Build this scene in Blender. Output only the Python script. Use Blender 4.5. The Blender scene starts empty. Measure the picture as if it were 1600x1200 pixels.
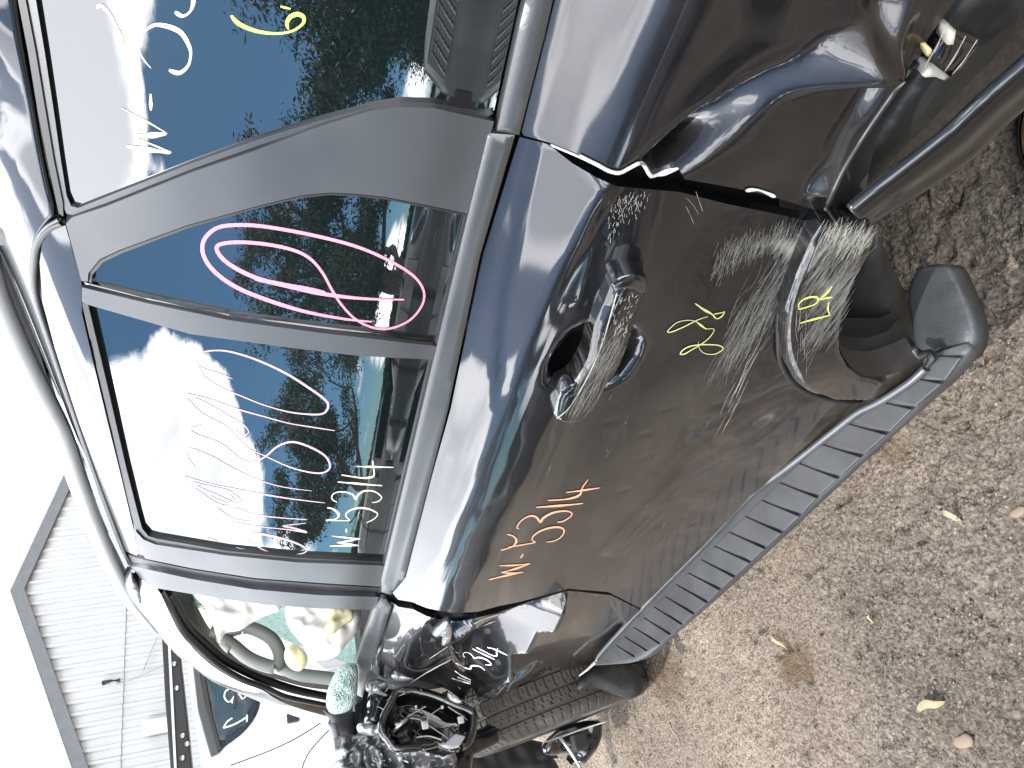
import bpy, bmesh, math, random
import numpy as np
from mathutils import Vector, Matrix
from mathutils.geometry import delaunay_2d_cdt
random.seed(7); RNG = np.random.default_rng(7)
scene = bpy.context.scene
# ================================================================= camera, sky, sun, exposure
def _cam():
    f = np.array([-np.sin(.963144)*np.cos(.327363), np.cos(.963144)*np.cos(.327363), -np.sin(.327363)])
    r = np.cross(f, [0, 0, 1]); r /= np.linalg.norm(r); u = np.cross(r, f)
    c, s = np.cos(-.0675518), np.sin(-.0675518); r, u = c*r+s*u, -s*r+c*u
    cd = bpy.data.cameras.new('camera'); co = bpy.data.objects.new('camera', cd); scene.collection.objects.link(co)
    M = Matrix(((-u[0], r[0], -f[0], .1374), (-u[1], r[1], -f[1], -.5501), (-u[2], r[2], -f[2], 1.3536), (0, 0, 0, 1)))
    co.matrix_world = M            # the phone was held on its side: image left is up in the world
    cd.sensor_fit = 'HORIZONTAL'; cd.sensor_width = 36; cd.lens = 36*1195.16/1600
    cd.clip_start = .02; cd.clip_end = 2000
    scene.camera = co
_cam()
SUN_EL = math.radians(60); SUN_D = np.array([-.50, -.86, 0]); SUN_D /= np.linalg.norm(SUN_D)
SUN_D = np.array([SUN_D[0]*math.cos(SUN_EL), SUN_D[1]*math.cos(SUN_EL), math.sin(SUN_EL)])
SUN_STRENGTH = 3.4; SKY_STRENGTH = .15; EXPOSURE = .45
scene.view_settings.view_transform = 'Standard'; scene.view_settings.look = 'None'
scene.view_settings.exposure = EXPOSURE; scene.view_settings.gamma = 1; scene.view_settings.use_curve_mapping = False
sl = bpy.data.lights.new('sun', 'SUN'); sl.energy = SUN_STRENGTH; sl.angle = math.radians(.55); sl.color = (1, .955, .88)
so = bpy.data.objects.new('sun', sl); scene.collection.objects.link(so)
so.rotation_euler = Vector(SUN_D).to_track_quat('Z', 'Y').to_euler(); so.location = (-4, -6, 9)
def build_world():
    w = bpy.data.worlds.new('World'); scene.world = w; w.use_nodes = True; nt = w.node_tree; N = nt.nodes; L = nt.links; N.clear()
    def math_(op, a, b=None, c=None, clamp=False):
        n = N.new('ShaderNodeMath'); n.operation = op; n.use_clamp = clamp
        for i, v in enumerate((a, b, c)):
            if v is None: continue
            if isinstance(v, (int, float)): n.inputs[i].default_value = v
            else: L.new(v, n.inputs[i])
        return n.outputs[0]
    def smooth(v, a, b, lo=0., hi=1.):
        n = N.new('ShaderNodeMapRange'); n.interpolation_type = 'SMOOTHSTEP'; L.new(v, n.inputs[0])
        for i, q in zip((1, 2, 3, 4), (a, b, lo, hi)): n.inputs[i].default_value = q
        return n.outputs[0]
    out = N.new('ShaderNodeOutputWorld'); bg = N.new('ShaderNodeBackground'); bg.inputs[1].default_value = SKY_STRENGTH
    L.new(bg.outputs[0], out.inputs[0])
    sky = N.new('ShaderNodeTexSky'); sky.sky_type = 'NISHITA'; sky.sun_disc = False
    sky.sun_elevation = SUN_EL; sky.sun_rotation = math.atan2(SUN_D[0], SUN_D[1]) % (2*math.pi)
    sky.air_density = 1.0; sky.dust_density = .6; sky.ozone_density = 1.4
    tc = N.new('ShaderNodeTexCoord'); D = tc.outputs['Generated']
    mp = N.new('ShaderNodeMapping'); mp.inputs['Scale'].default_value = (1, 1, 1.7); L.new(D, mp.inputs[0])
    def noise(scale, detail, rough, off):
        n = N.new('ShaderNodeTexNoise'); n.inputs['Scale'].default_value = scale; n.inputs['Detail'].default_value = detail
        n.inputs['Roughness'].default_value = rough
        m2 = N.new('ShaderNodeMapping'); m2.inputs['Location'].default_value = off; L.new(mp.outputs[0], m2.inputs[0]); L.new(m2.outputs[0], n.inputs['Vector'])
        return n.outputs['Fac']
    n1 = noise(4.2, 9, .62, (3.1, 7.7, 1.3)); n2 = noise(9., 6, .6, (1.2, .3, 5.))
    dens = math_('MULTIPLY', math_('SUBTRACT', n1, .5), 1.5)
    # cumulus banks: azimuth from -Y towards -X, elevation, radius, weight
    BL = [(77, 24, 15, .62), (88, 30, 15, .6), (66, 23, 7.5, .5), (98, 20, 20, .5), (47, 55, 18, .75), (58, 46, 8, .35), (33, 46, 8, .45), (68, 8.5, 4.5, .30), (47, 2, 6, .3), (60, 1.5, 6, .3), (74, 1.5, 6, .3), (32, 3, 6, .25),
          (118, 14, 42, .9), (140, 40, 30, .5), (200, 12, 35, .4), (260, 25, 35, .35), (310, 20, 30, .35), (20, 70, 16, .3), (350, 30, 18, .3),
          (48, 24, 15, -.45), (40, 37, 8, -.3), (72, 41, 9, -.8), (64.5, 47.5, 7, .65), (56, 45.5, 8, .6), (52, 34, 3.2, .42), (62, 13, 8, -.3), (78, 10, 6, -.4)]
    for az, el, r, wt in BL:
        az, el, r = map(math.radians, (az, el, r))
        vm = N.new('ShaderNodeVectorMath'); vm.operation = 'DOT_PRODUCT'; L.new(D, vm.inputs[0])
        vm.inputs[1].default_value = (-math.sin(az)*math.cos(el), -math.cos(az)*math.cos(el), math.sin(el))
        dens = math_('ADD', dens, smooth(vm.outputs['Value'], math.cos(r*1.25), math.cos(r*.25), 0., wt))
    mask = smooth(dens, .12, .34)
    core = smooth(math_('ADD', dens, math_('MULTIPLY', math_('SUBTRACT', n2, .5), 1.3)), .40, 1.25)
    ramp = N.new('ShaderNodeMix'); ramp.data_type = 'RGBA'; L.new(core, ramp.inputs[0])
    ramp.inputs[6].default_value = (43, 43.5, 44.5, 1); ramp.inputs[7].default_value = (21, 21.6, 23, 1)
    # clouds glow near the sun and fall off away from it
    sd = N.new('ShaderNodeVectorMath'); sd.operation = 'DOT_PRODUCT'; L.new(D, sd.inputs[0]); sd.inputs[1].default_value = tuple(SUN_D)
    cs = N.new('ShaderNodeVectorMath'); cs.operation = 'SCALE'; L.new(ramp.outputs[2], cs.inputs[0]); L.new(smooth(sd.outputs['Value'], math.cos(math.radians(88)), math.cos(math.radians(50)), .36, 1.), cs.inputs['Scale'])
    tn = N.new('ShaderNodeVectorMath'); tn.operation = 'MULTIPLY'; L.new(sky.outputs[0], tn.inputs[0]); tn.inputs[1].default_value = (.72, 1.12, 1.30)
    mx = N.new('ShaderNodeMix'); mx.data_type = 'RGBA'; L.new(mask, mx.inputs[0]); L.new(tn.outputs[0], mx.inputs[6]); L.new(cs.outputs[0], mx.inputs[7])
    L.new(mx.outputs[2], bg.inputs[0])
build_world()
scene.cycles.max_bounces = 8; scene.cycles.glossy_bounces = 5; scene.cycles.transparent_max_bounces = 8; scene.cycles.caustics_reflective = False
# ================================================================= layout maths
# ---------------------------------------------------------------- camera numbers (shared by camera + layout)
CAM = np.array([.1374, -.5501, 1.3536]); YAW, PITCH, ROLL, FPX = .963144, .327363, -.0675518, 1195.16
def cam_axes():
    f = np.array([-np.sin(YAW)*np.cos(PITCH), np.cos(YAW)*np.cos(PITCH), -np.sin(PITCH)])
    r = np.cross(f, [0, 0, 1]); r /= np.linalg.norm(r); u = np.cross(r, f)
    c, s = np.cos(ROLL), np.sin(ROLL)
    return c*r+s*u, -s*r+c*u, f
AX = cam_axes(); RM = np.array(AX)
def rays(P):
    P = np.atleast_2d(np.array(P, float))
    v = np.stack([(600-P[:, 1])/FPX, (800-P[:, 0])/FPX, np.ones(len(P))], 1)@RM
    return v/np.linalg.norm(v, axis=1)[:, None]
def on_y(P, y):
    d = rays(P); return CAM+d*((y-CAM[1])/d[:, 1])[:, None]
def on_z(P, z):
    d = rays(P); return CAM+d*((z-CAM[2])/d[:, 2])[:, None]
def on_x(P, x):
    d = rays(P); return CAM+d*((x-CAM[0])/d[:, 0])[:, None]
def proj(P):
    v = (np.atleast_2d(P)-CAM)@RM.T
    return np.stack([800-FPX*v[:, 1]/v[:, 2], 600-FPX*v[:, 0]/v[:, 2]], 1)
# ---------------------------------------------------------------- body side surface y = S(x, z)
PZ = np.array([.20, .33, .38, .44, .52, .60, .70, .80, .88, .92, .96, 1.00, 1.04, 1.07, 1.10, 1.15, 1.25, 1.35, 1.45, 1.55, 1.60, 1.635, 1.665, 1.69, 1.706, 1.716])
PY = np.array([.03, .002, -.003, -.005, -.007, -.007, -.003, .001, .004, .009, .019, .035, .066, .091, .1035, .1105, .1325, .161, .197, .242, .268, .298, .338, .390, .45, .52])
ZTOP = 1.716
def _spline(x, y):
    n = len(x); h = np.diff(x); A = np.zeros((n, n)); b = np.zeros(n); A[0, 0] = A[-1, -1] = 1
    for i in range(1, n-1):
        A[i, i-1] = h[i-1]; A[i, i] = 2*(h[i-1]+h[i]); A[i, i+1] = h[i]
        b[i] = 3*((y[i+1]-y[i])/h[i]-(y[i]-y[i-1])/h[i-1])
    c = np.linalg.solve(A, b); zz = np.linspace(x[0], x[-1], 3121)
    k = np.clip(np.searchsorted(x, zz)-1, 0, n-2); t = zz-x[k]
    bb = (y[k+1]-y[k])/h[k]-h[k]*(2*c[k]+c[k+1])/3; dd = (c[k+1]-c[k])/(3*h[k])
    return zz, y[k]+bb*t+c[k]*t*t+dd*t**3
_ZZ, _YY = _spline(PZ, PY)
_k = np.hanning(31); _k /= _k.sum()
_YY = np.convolve(np.pad(_YY, 15, mode='reflect', reflect_type='odd'), _k, 'valid')
def S0(x, z):
    x = np.asarray(x, float); z = np.asarray(z, float)
    return np.interp(z, _ZZ, _YY)+.035*np.maximum(0, -1.7-x)**2
# dents, creases and cups live in one displacement raster over (x, z)
GX0, GX1, GZ0, GZ1, GD = -3.3, .5, .18, 1.72, .0026
_gx = np.arange(GX0, GX1, GD); _gz = np.arange(GZ0, GZ1, GD)
GXX, GZZ = np.meshgrid(_gx, _gz, indexing='ij'); DISP = np.zeros_like(GXX)
DGRID = [None]
def _bil(G, x, z):
    u = np.clip((np.asarray(x, float)-GX0)/GD, 0, G.shape[0]-1.001); v = np.clip((np.asarray(z, float)-GZ0)/GD, 0, G.shape[1]-1.001)
    i = u.astype(int); j = v.astype(int); u = u-i; v = v-j
    return G[i, j]*(1-u)*(1-v)+G[i+1, j]*u*(1-v)+G[i, j+1]*(1-u)*v+G[i+1, j+1]*u*v
def S(x, z):
    y = S0(x, z)
    return y if DGRID[0] is None else y+_bil(DGRID[0], x, z)
def hit(P, surf=None, off=0., tmax=6.5):
    surf = surf or S
    P = np.atleast_2d(np.array(P, float)); d = rays(P); out = []
    ts = np.concatenate([np.linspace(.25, 2.5, 600), np.linspace(2.51, tmax, 500)])
    X = CAM+d[:, None, :]*ts[None, :, None]
    z = np.clip(X[..., 2], .2, ZTOP)
    F = X[..., 1]-(surf(X[..., 0], z)+off)
    F = np.where(X[..., 2] > ZTOP, -1, F)
    k = np.argmax(F > 0, axis=1); k = np.where((F > 0).any(1), k, len(ts)-1); k = np.maximum(k, 1)
    i = np.arange(len(P)); a, b = ts[k-1], ts[k]
    for _ in range(22):
        m = (a+b)/2; Xm = CAM+d*m[:, None]; v = Xm[:, 1]-(surf(Xm[:, 0], np.clip(Xm[:, 2], .2, ZTOP))+off)
        a = np.where(v > 0, a, m); b = np.where(v > 0, m, b)
    return CAM+d*((a+b)/2)[:, None]
def snorm(x, z, surf=None, e=.002):
    surf = surf or S
    n = np.stack([(surf(x+e, z)-surf(x-e, z))/(2*e), -np.ones_like(np.asarray(x, float)), (surf(x, z+e)-surf(x, z-e))/(2*e)], -1)
    return n/np.linalg.norm(n, axis=-1)[..., None]
# ================================================================= helpers
COL = scene.collection
def tag(o, label=None, cat=None, group=None, kind=None):
    if label: o['label'] = label
    if cat: o['category'] = cat
    if group: o['group'] = group
    if kind: o['kind'] = kind
    return o
def empty(name, loc=(0, 0, 0), **kw):
    o = bpy.data.objects.new(name, None); o.location = loc; o.empty_display_size = .1; COL.objects.link(o); return tag(o, **kw)
def mesh(name, V, F, mat, parent=None, smooth=True, normals=None, attrs=None, mats=None, fm=None):
    me = bpy.data.meshes.new(name); V = np.asarray(V, float)
    if parent is not None: V = V-np.array(parent_world(parent))
    me.from_pydata([tuple(v) for v in V], [], [tuple(int(i) for i in f) for f in F])
    for m in (mats or [mat]): me.materials.append(m)
    if fm is not None: me.polygons.foreach_set('material_index', np.asarray(fm, np.int32))
    me.polygons.foreach_set('use_smooth', np.full(len(me.polygons), smooth))
    for k, v in (attrs or {}).items():
        a = me.attributes.new(k, 'FLOAT', 'POINT'); a.data.foreach_set('value', np.asarray(v, np.float32))
    me.update()
    if normals is not None: me.normals_split_custom_set_from_vertices([tuple(n) for n in normals])
    o = bpy.data.objects.new(name, me); COL.objects.link(o)
    if parent is not None: o.parent = parent
    return o
def parent_world(p):
    t = np.array(p.location)
    while p.parent is not None: p = p.parent; t = t+np.array(p.location)
    return t
def catmull(P, n=6, closed=False):
    P = np.asarray(P, float); m = len(P); out = []
    for i in range(m if closed else m-1):
        if closed: a, b, c, d = P[(i-1) % m], P[i], P[(i+1) % m], P[(i+2) % m]
        else: a, b, c, d = P[max(i-1, 0)], P[i], P[i+1], P[min(i+2, m-1)]
        for t in np.arange(n)/n:
            out.append(.5*((2*b)+(c-a)*t+(2*a-5*b+4*c-d)*t*t+(3*b-a-3*c+d)*t**3))
    if not closed: out.append(P[-1])
    return np.array(out)
def densify(P, step, closed=True):
    P = np.asarray(P, float); out = []; m = len(P)
    for i in range(m if closed else m-1):
        a, b = P[i], P[(i+1) % m]; k = max(1, int(np.ceil(np.linalg.norm(b-a)/step)))
        for t in range(k): out.append(a+(b-a)*t/k)
    if not closed: out.append(P[-1])
    return np.array(out)
def inside(poly, q):
    x, y = q[:, 0], q[:, 1]; r = np.zeros(len(q), bool); m = len(poly)
    for i in range(m):
        (x0, y0), (x1, y1) = poly[i], poly[(i+1) % m]
        if y0 == y1: continue
        c = ((y0 > y) != (y1 > y)) & (x < (x1-x0)*(y-y0)/(y1-y0)+x0); r ^= c
    return r
def pdist(poly, q, closed=True):
    d = np.full(len(q), 1e9); m = len(poly)
    for i in range(m if closed else m-1):
        a, b = poly[i], poly[(i+1) % m]; ab = b-a; t = np.clip(((q-a)@ab)/max(ab@ab, 1e-12), 0, 1)
        d = np.minimum(d, np.linalg.norm(q-(a+t[:, None]*ab), axis=1))
    return d
def sstep(v, a, b):
    t = np.clip((v-a)/(b-a), 0, 1); return t*t*(3-2*t)
def vnoise(x, y, seed=0, oct=4, rough=.5):
    r = np.random.default_rng(seed); T = r.random((256, 256)); x = np.asarray(x, float); y = np.asarray(y, float)
    s = 0; amp = 1; tot = 0
    for o in range(oct):
        i = np.floor(x).astype(int); j = np.floor(y).astype(int); u = x-i; v = y-j; u = u*u*(3-2*u); v = v*v*(3-2*v)
        g = lambda a, b: T[a % 256, b % 256]
        s = s+amp*(g(i, j)*(1-u)*(1-v)+g(i+1, j)*u*(1-v)+g(i, j+1)*(1-u)*v+g(i+1, j+1)*u*v)
        tot += amp; amp *= rough; x = x*2.03+17.3; y = y*2.03+5.1
    return s/tot
def tri_fill(poly, step, extra=None):
    """constrained Delaunay of a 2-D outline with an inner grid; returns points, faces, boundary count"""
    poly = np.asarray(poly, float); lo, hi = poly.min(0), poly.max(0)
    gx = np.arange(lo[0]+step/2, hi[0], step); gy = np.arange(lo[1]+step/2, hi[1], step*.87)
    G = np.array([(x+(step/2 if j % 2 else 0), y) for j, y in enumerate(gy) for x in gx]) if len(gx) and len(gy) else np.zeros((0, 2))
    if len(G):
        G = G[inside(poly, G)]
        if len(G): G = G[pdist(poly, G) > step*.45]
    P = np.vstack([poly, G]) if len(G) else poly
    n = len(poly)
    r = delaunay_2d_cdt([Vector(p) for p in P], [], [list(range(n))], 1, 1e-7)
    V = np.array([tuple(v) for v in r[0]]); F = [f for f in r[2]]
    return V, F, n
def boundary_loops(F):
    cnt = {}
    for f in F:
        for i in range(len(f)):
            a, b = f[i], f[(i+1) % len(f)]; cnt[(a, b)] = 1
    return [(a, b) for (a, b) in cnt if (b, a) not in cnt]
def on_surface(name, outline, mat, parent, off=0., step=.012, flange=.012, curve=0, surf=None, hsurf=None, attrs=None, pillow=None, dens=7, closed_back=False, jag=0):
    """a skin panel that follows the body side inside an outline read off the photograph"""
    surf = surf or S; o = np.asarray(outline, float)
    if curve: o = catmull(o, curve, True)
    o = densify(o, dens)
    H = hit(o, hsurf or surf, off)
    xz = H[:, [0, 2]]
    if jag: xz = xz+(RNG.random(xz.shape)-.5)*jag
    keep = [0]
    for i in range(1, len(xz)):
        if np.linalg.norm(xz[i]-xz[keep[-1]]) > 1e-4: keep.append(i)
    xz = xz[keep]
    V2, F, n = tri_fill(xz, step)
    a = 0
    for i in range(len(xz)): p, q = xz[i], xz[(i+1) % len(xz)]; a += p[0]*q[1]-p[1]*q[0]
    x, z = V2[:, 0], V2[:, 1]; e = .002
    def Y(x, z):
        y = surf(x, z)+off
        if pillow is not None:
            h, w, nz = pillow; q = np.stack([np.ravel(x), np.ravel(z)], 1); d = np.where(inside(xz, q), pdist(xz, q), 0)
            t = np.clip(d/w, 0, 1); y = y-h*np.sqrt(1-(1-t)**2).reshape(np.shape(x))
            if nz: y = y-nz*(vnoise(x*60, z*60, 3)-.5)*t.reshape(np.shape(x))
        return y
    y = Y(x, z)
    n3 = np.stack([(Y(x+e, z)-Y(x-e, z))/(2*e), -np.ones_like(x), (Y(x, z+e)-Y(x, z-e))/(2*e)], -1)
    n3 /= np.linalg.norm(n3, axis=1)[:, None]
    V = np.stack([x, y, z], 1); F2 = []
    for f in F:
        p, q, r = V2[f[0]], V2[f[1]], V2[f[2]]
        cr = (q[0]-p[0])*(r[1]-p[1])-(q[1]-p[1])*(r[0]-p[0])
        F2.append(tuple(f) if cr > 0 else tuple(f[::-1]))     # ccw in (x, z) faces -Y
    B = boundary_loops(F2); nv = len(V); vi = {}; VV = [V]; NN = [n3]; ex = []; en = []
    FF = list(F2)
    if flange:
        nxt = {a: b for a, b in B}; prv = {b: a for a, b in B}
        for a_, b_ in B:
            for k in (a_, b_):
                if k not in vi:
                    t = V2[nxt.get(k, k)]-V2[prv.get(k, k)]; L_ = np.linalg.norm(t)+1e-9; nn = np.array([t[1]/L_, 0, -t[0]/L_])
                    vi[k] = nv+len(ex); ex += [V[k], V[k]+np.array([0, flange, 0])]; en += [nn, nn]
            A, Bq = vi[a_], vi[b_]; FF.append((Bq, A, A+1, Bq+1))
        V = np.vstack([V, ex]); n3 = np.vstack([n3, en])
    at = None
    if attrs: at = {k: f(V[:, 0], V[:, 2]) for k, f in attrs.items()}
    return mesh(name, V, FF, mat, parent, True, n3, at)
def ribbon(name, strokes, mat, parent, surf=None, off=-.0012, n=5, kind=None, taper=True):
    """hand-drawn strokes lying on the body surface: strokes = [(width_px, [(ix, iy)...])]"""
    Vs, Fs = [], []; base = 0; Ls = []; Rs = []; cnt = []
    for w, pts in strokes:
        P = catmull(pts, n) if len(pts) > 2 else densify(pts, 12, False)
        t = np.gradient(P, axis=0); t /= (np.linalg.norm(t, axis=1)[:, None]+1e-9); nn = np.stack([-t[:, 1], t[:, 0]], 1)
        k = np.linspace(0, 1, len(P)); ww = w*(.75+.25*np.sin(k*9+w))
        if taper: ww = ww*np.clip(np.minimum(k, 1-k)*8+.45, 0, 1)
        Ls.append(P+nn*ww[:, None]/2); Rs.append(P-nn*ww[:, None]/2); cnt.append(len(P))
    HL = hit(np.vstack(Ls), surf, off); HR = hit(np.vstack(Rs), surf, off); V = np.empty((2*len(HL), 3)); V[0::2] = HL; V[1::2] = HR
    b = 0
    for c in cnt:
        for i in range(c-1): Fs.append((2*(b+i), 2*(b+i)+1, 2*(b+i)+3, 2*(b+i)+2))
        b += c
    o = mesh(name, V, Fs, mat, parent, True)
    if kind: o['kind'] = kind
    return o
def tube(name, P, r, mat, parent=None, seg=8, closed=False, flat=1., cap=True):
    P = np.asarray(P, float); m = len(P); r = np.full(m, r) if np.isscalar(r) else np.asarray(r)
    V, F = [], []
    T = np.gradient(P, axis=0) if not closed else np.roll(P, -1, 0)-np.roll(P, 1, 0)
    up = np.array([0, 0, 1.]); 
    for i in range(m):
        t = T[i]/(np.linalg.norm(T[i])+1e-9); a = np.cross(t, up)
        if np.linalg.norm(a) < .05: a = np.cross(t, [1, 0, 0])
        a /= np.linalg.norm(a); b = np.cross(t, a)
        for k in range(seg):
            q = 2*math.pi*k/seg; V.append(P[i]+r[i]*(math.cos(q)*a*flat+math.sin(q)*b))
    for i in range(m if closed else m-1):
        for k in range(seg):
            j = (i+1) % m; F.append((i*seg+k, j*seg+k, j*seg+(k+1) % seg, i*seg+(k+1) % seg))
    if not closed and cap: F.append(tuple(range(seg))[::-1]); F.append(tuple((m-1)*seg+k for k in range(seg)))
    return mesh(name, V, F, mat, parent)
def box_vf(lo, hi):
    x0, y0, z0 = lo; x1, y1, z1 = hi
    V = [(x0, y0, z0), (x1, y0, z0), (x1, y1, z0), (x0, y1, z0), (x0, y0, z1), (x1, y0, z1), (x1, y1, z1), (x0, y1, z1)]
    return V, [(3, 2, 1, 0), (4, 5, 6, 7), (0, 1, 5, 4), (1, 2, 6, 5), (2, 3, 7, 6), (3, 0, 4, 7)]
def box(name, lo, hi, mat, parent=None, bev=0):
    V, F = box_vf(lo, hi); o = mesh(name, V, F, mat, parent, False)
    if bev:
        bm = bmesh.new(); bm.from_mesh(o.data); bmesh.ops.bevel(bm, geom=bm.edges[:], offset=bev, segments=2, affect='EDGES', profile=.6); bm.to_mesh(o.data); bm.free()
    return o
def slab(name, outline3, thick, mat, parent=None, bev=0, smooth=False):
    """solid plate: outline of 3-D points (roughly planar), extruded by the vector thick"""
    P = np.asarray(outline3, float); n = len(P); V = np.vstack([P, P+np.asarray(thick)])
    F = [tuple(range(n))[::-1], tuple(range(n, 2*n))]+[(i, (i+1) % n, n+(i+1) % n, n+i) for i in range(n)]
    o = mesh(name, V, F, mat, parent, smooth)
    bm = bmesh.new(); bm.from_mesh(o.data); bmesh.ops.recalc_face_normals(bm, faces=bm.faces[:])
    if bev: bmesh.ops.bevel(bm, geom=bm.edges[:], offset=bev, segments=2, affect='EDGES', profile=.6)
    bm.to_mesh(o.data); bm.free(); return o
def lump(name, outline, place, mat, parent=None, h=.02, w=.03, noise=0., nscale=30., seed=1, step=.01, curve=4, attrs=None, axis=None, ridge=0., back=.02, dens=10):
    """an irregular solid whose outline faces the viewer: place() puts the outline on a plane in the world,
    the front swells by h within w of the rim and wrinkles by noise; the back is closed"""
    o = np.asarray(outline, float)
    if curve: o = catmull(o, curve, True)
    o = densify(o, dens); P = place(o); c = P.mean(0); u, s, vt = np.linalg.svd(P-c); e1, e2, nn = vt
    if nn@(CAM-c) < 0: nn = -nn
    if np.cross(e1, e2)@nn < 0: e2 = -e2
    Q = np.stack([(P-c)@e1, (P-c)@e2], 1); dpl = (P-c)@nn
    V2, F, n = tri_fill(Q, step)
    d = pdist(Q, V2); d = np.where(d < 1e-6, 0, d); t = np.clip(d/w, 0, 1)
    hh = h*np.sqrt(1-(1-t)**2)
    nz = vnoise(V2[:, 0]*nscale, V2[:, 1]*nscale, seed, 4, .55)-.5
    if ridge: nz = nz+ridge*(np.abs(vnoise(V2[:, 0]*nscale*.7+9, V2[:, 1]*nscale*.7, seed+5, 3)-.5)*-2+.5)
    hh = hh+noise*nz*np.clip(d/(w*.4), 0, 1)
    V = c+V2[:, :1]*e1+V2[:, 1:]*e2+hh[:, None]*nn
    F2 = []
    for f in F:
        p, q, r = V2[f[0]], V2[f[1]], V2[f[2]]; cr = (q[0]-p[0])*(r[1]-p[1])-(q[1]-p[1])*(r[0]-p[0]); F2.append(tuple(f) if cr > 0 else tuple(f[::-1]))
    B = boundary_loops(F2); bi = {}; ex = []
    for a, b in B:
        for k in (a, b):
            if k not in bi: bi[k] = len(V)+len(ex); ex.append(V[k]-nn*back+(c-V[k])*.03)
        F2.append((b, a, bi[a], bi[b]))
    ci = len(V)+len(ex); ex.append(c-nn*back)
    for a, b in B: F2.append((bi[b], bi[a], ci))
    return mesh(name, np.vstack([V, ex]), F2, mat, parent)
# ================================================================= materials
def new_mat(name):
    m = bpy.data.materials.new(name); m.use_nodes = True; return m, m.node_tree.nodes, m.node_tree.links, m.node_tree.nodes['Principled BSDF']
def P(name, col, rough=.5, metal=0., coat=0., bump=0., bscale=60., var=0., vscale=8., ior=None, emis=None, croug=.03, alpha=None, spec=None):
    m, N, L, b = new_mat(name); b.inputs['Base Color'].default_value = (*col, 1); b.inputs['Roughness'].default_value = rough; b.inputs['Metallic'].default_value = metal
    b.inputs['Coat Weight'].default_value = coat; b.inputs['Coat Roughness'].default_value = croug
    if ior: b.inputs['IOR'].default_value = ior
    if spec is not None: b.inputs['Specular IOR Level'].default_value = spec
    tc = N.new('ShaderNodeTexCoord')
    if bump:
        n = N.new('ShaderNodeTexNoise'); n.inputs['Scale'].default_value = bscale; n.inputs['Detail'].default_value = 5; L.new(tc.outputs['Object'], n.inputs['Vector'])
        bp = N.new('ShaderNodeBump'); bp.inputs['Strength'].default_value = bump; bp.inputs['Distance'].default_value = .004; L.new(n.outputs['Fac'], bp.inputs['Height']); L.new(bp.outputs[0], b.inputs['Normal'])
    if var:
        n = N.new('ShaderNodeTexNoise'); n.inputs['Scale'].default_value = vscale; n.inputs['Detail'].default_value = 6; L.new(tc.outputs['Object'], n.inputs['Vector'])
        r = N.new('ShaderNodeMapRange'); r.inputs[1].default_value = .3; r.inputs[2].default_value = .7; r.inputs[3].default_value = 1-var; r.inputs[4].default_value = 1+var; L.new(n.outputs['Fac'], r.inputs[0])
        v = N.new('ShaderNodeVectorMath'); v.operation = 'SCALE'; v.inputs[0].default_value = col; L.new(r.outputs[0], v.inputs['Scale']); L.new(v.outputs[0], b.inputs['Base Color'])
        r2 = N.new('ShaderNodeMapRange'); r2.inputs[3].default_value = max(rough-.08, 0.01); r2.inputs[4].default_value = rough+.12; L.new(n.outputs['Fac'], r2.inputs[0]); L.new(r2.outputs[0], b.inputs['Roughness'])
    return m
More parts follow.
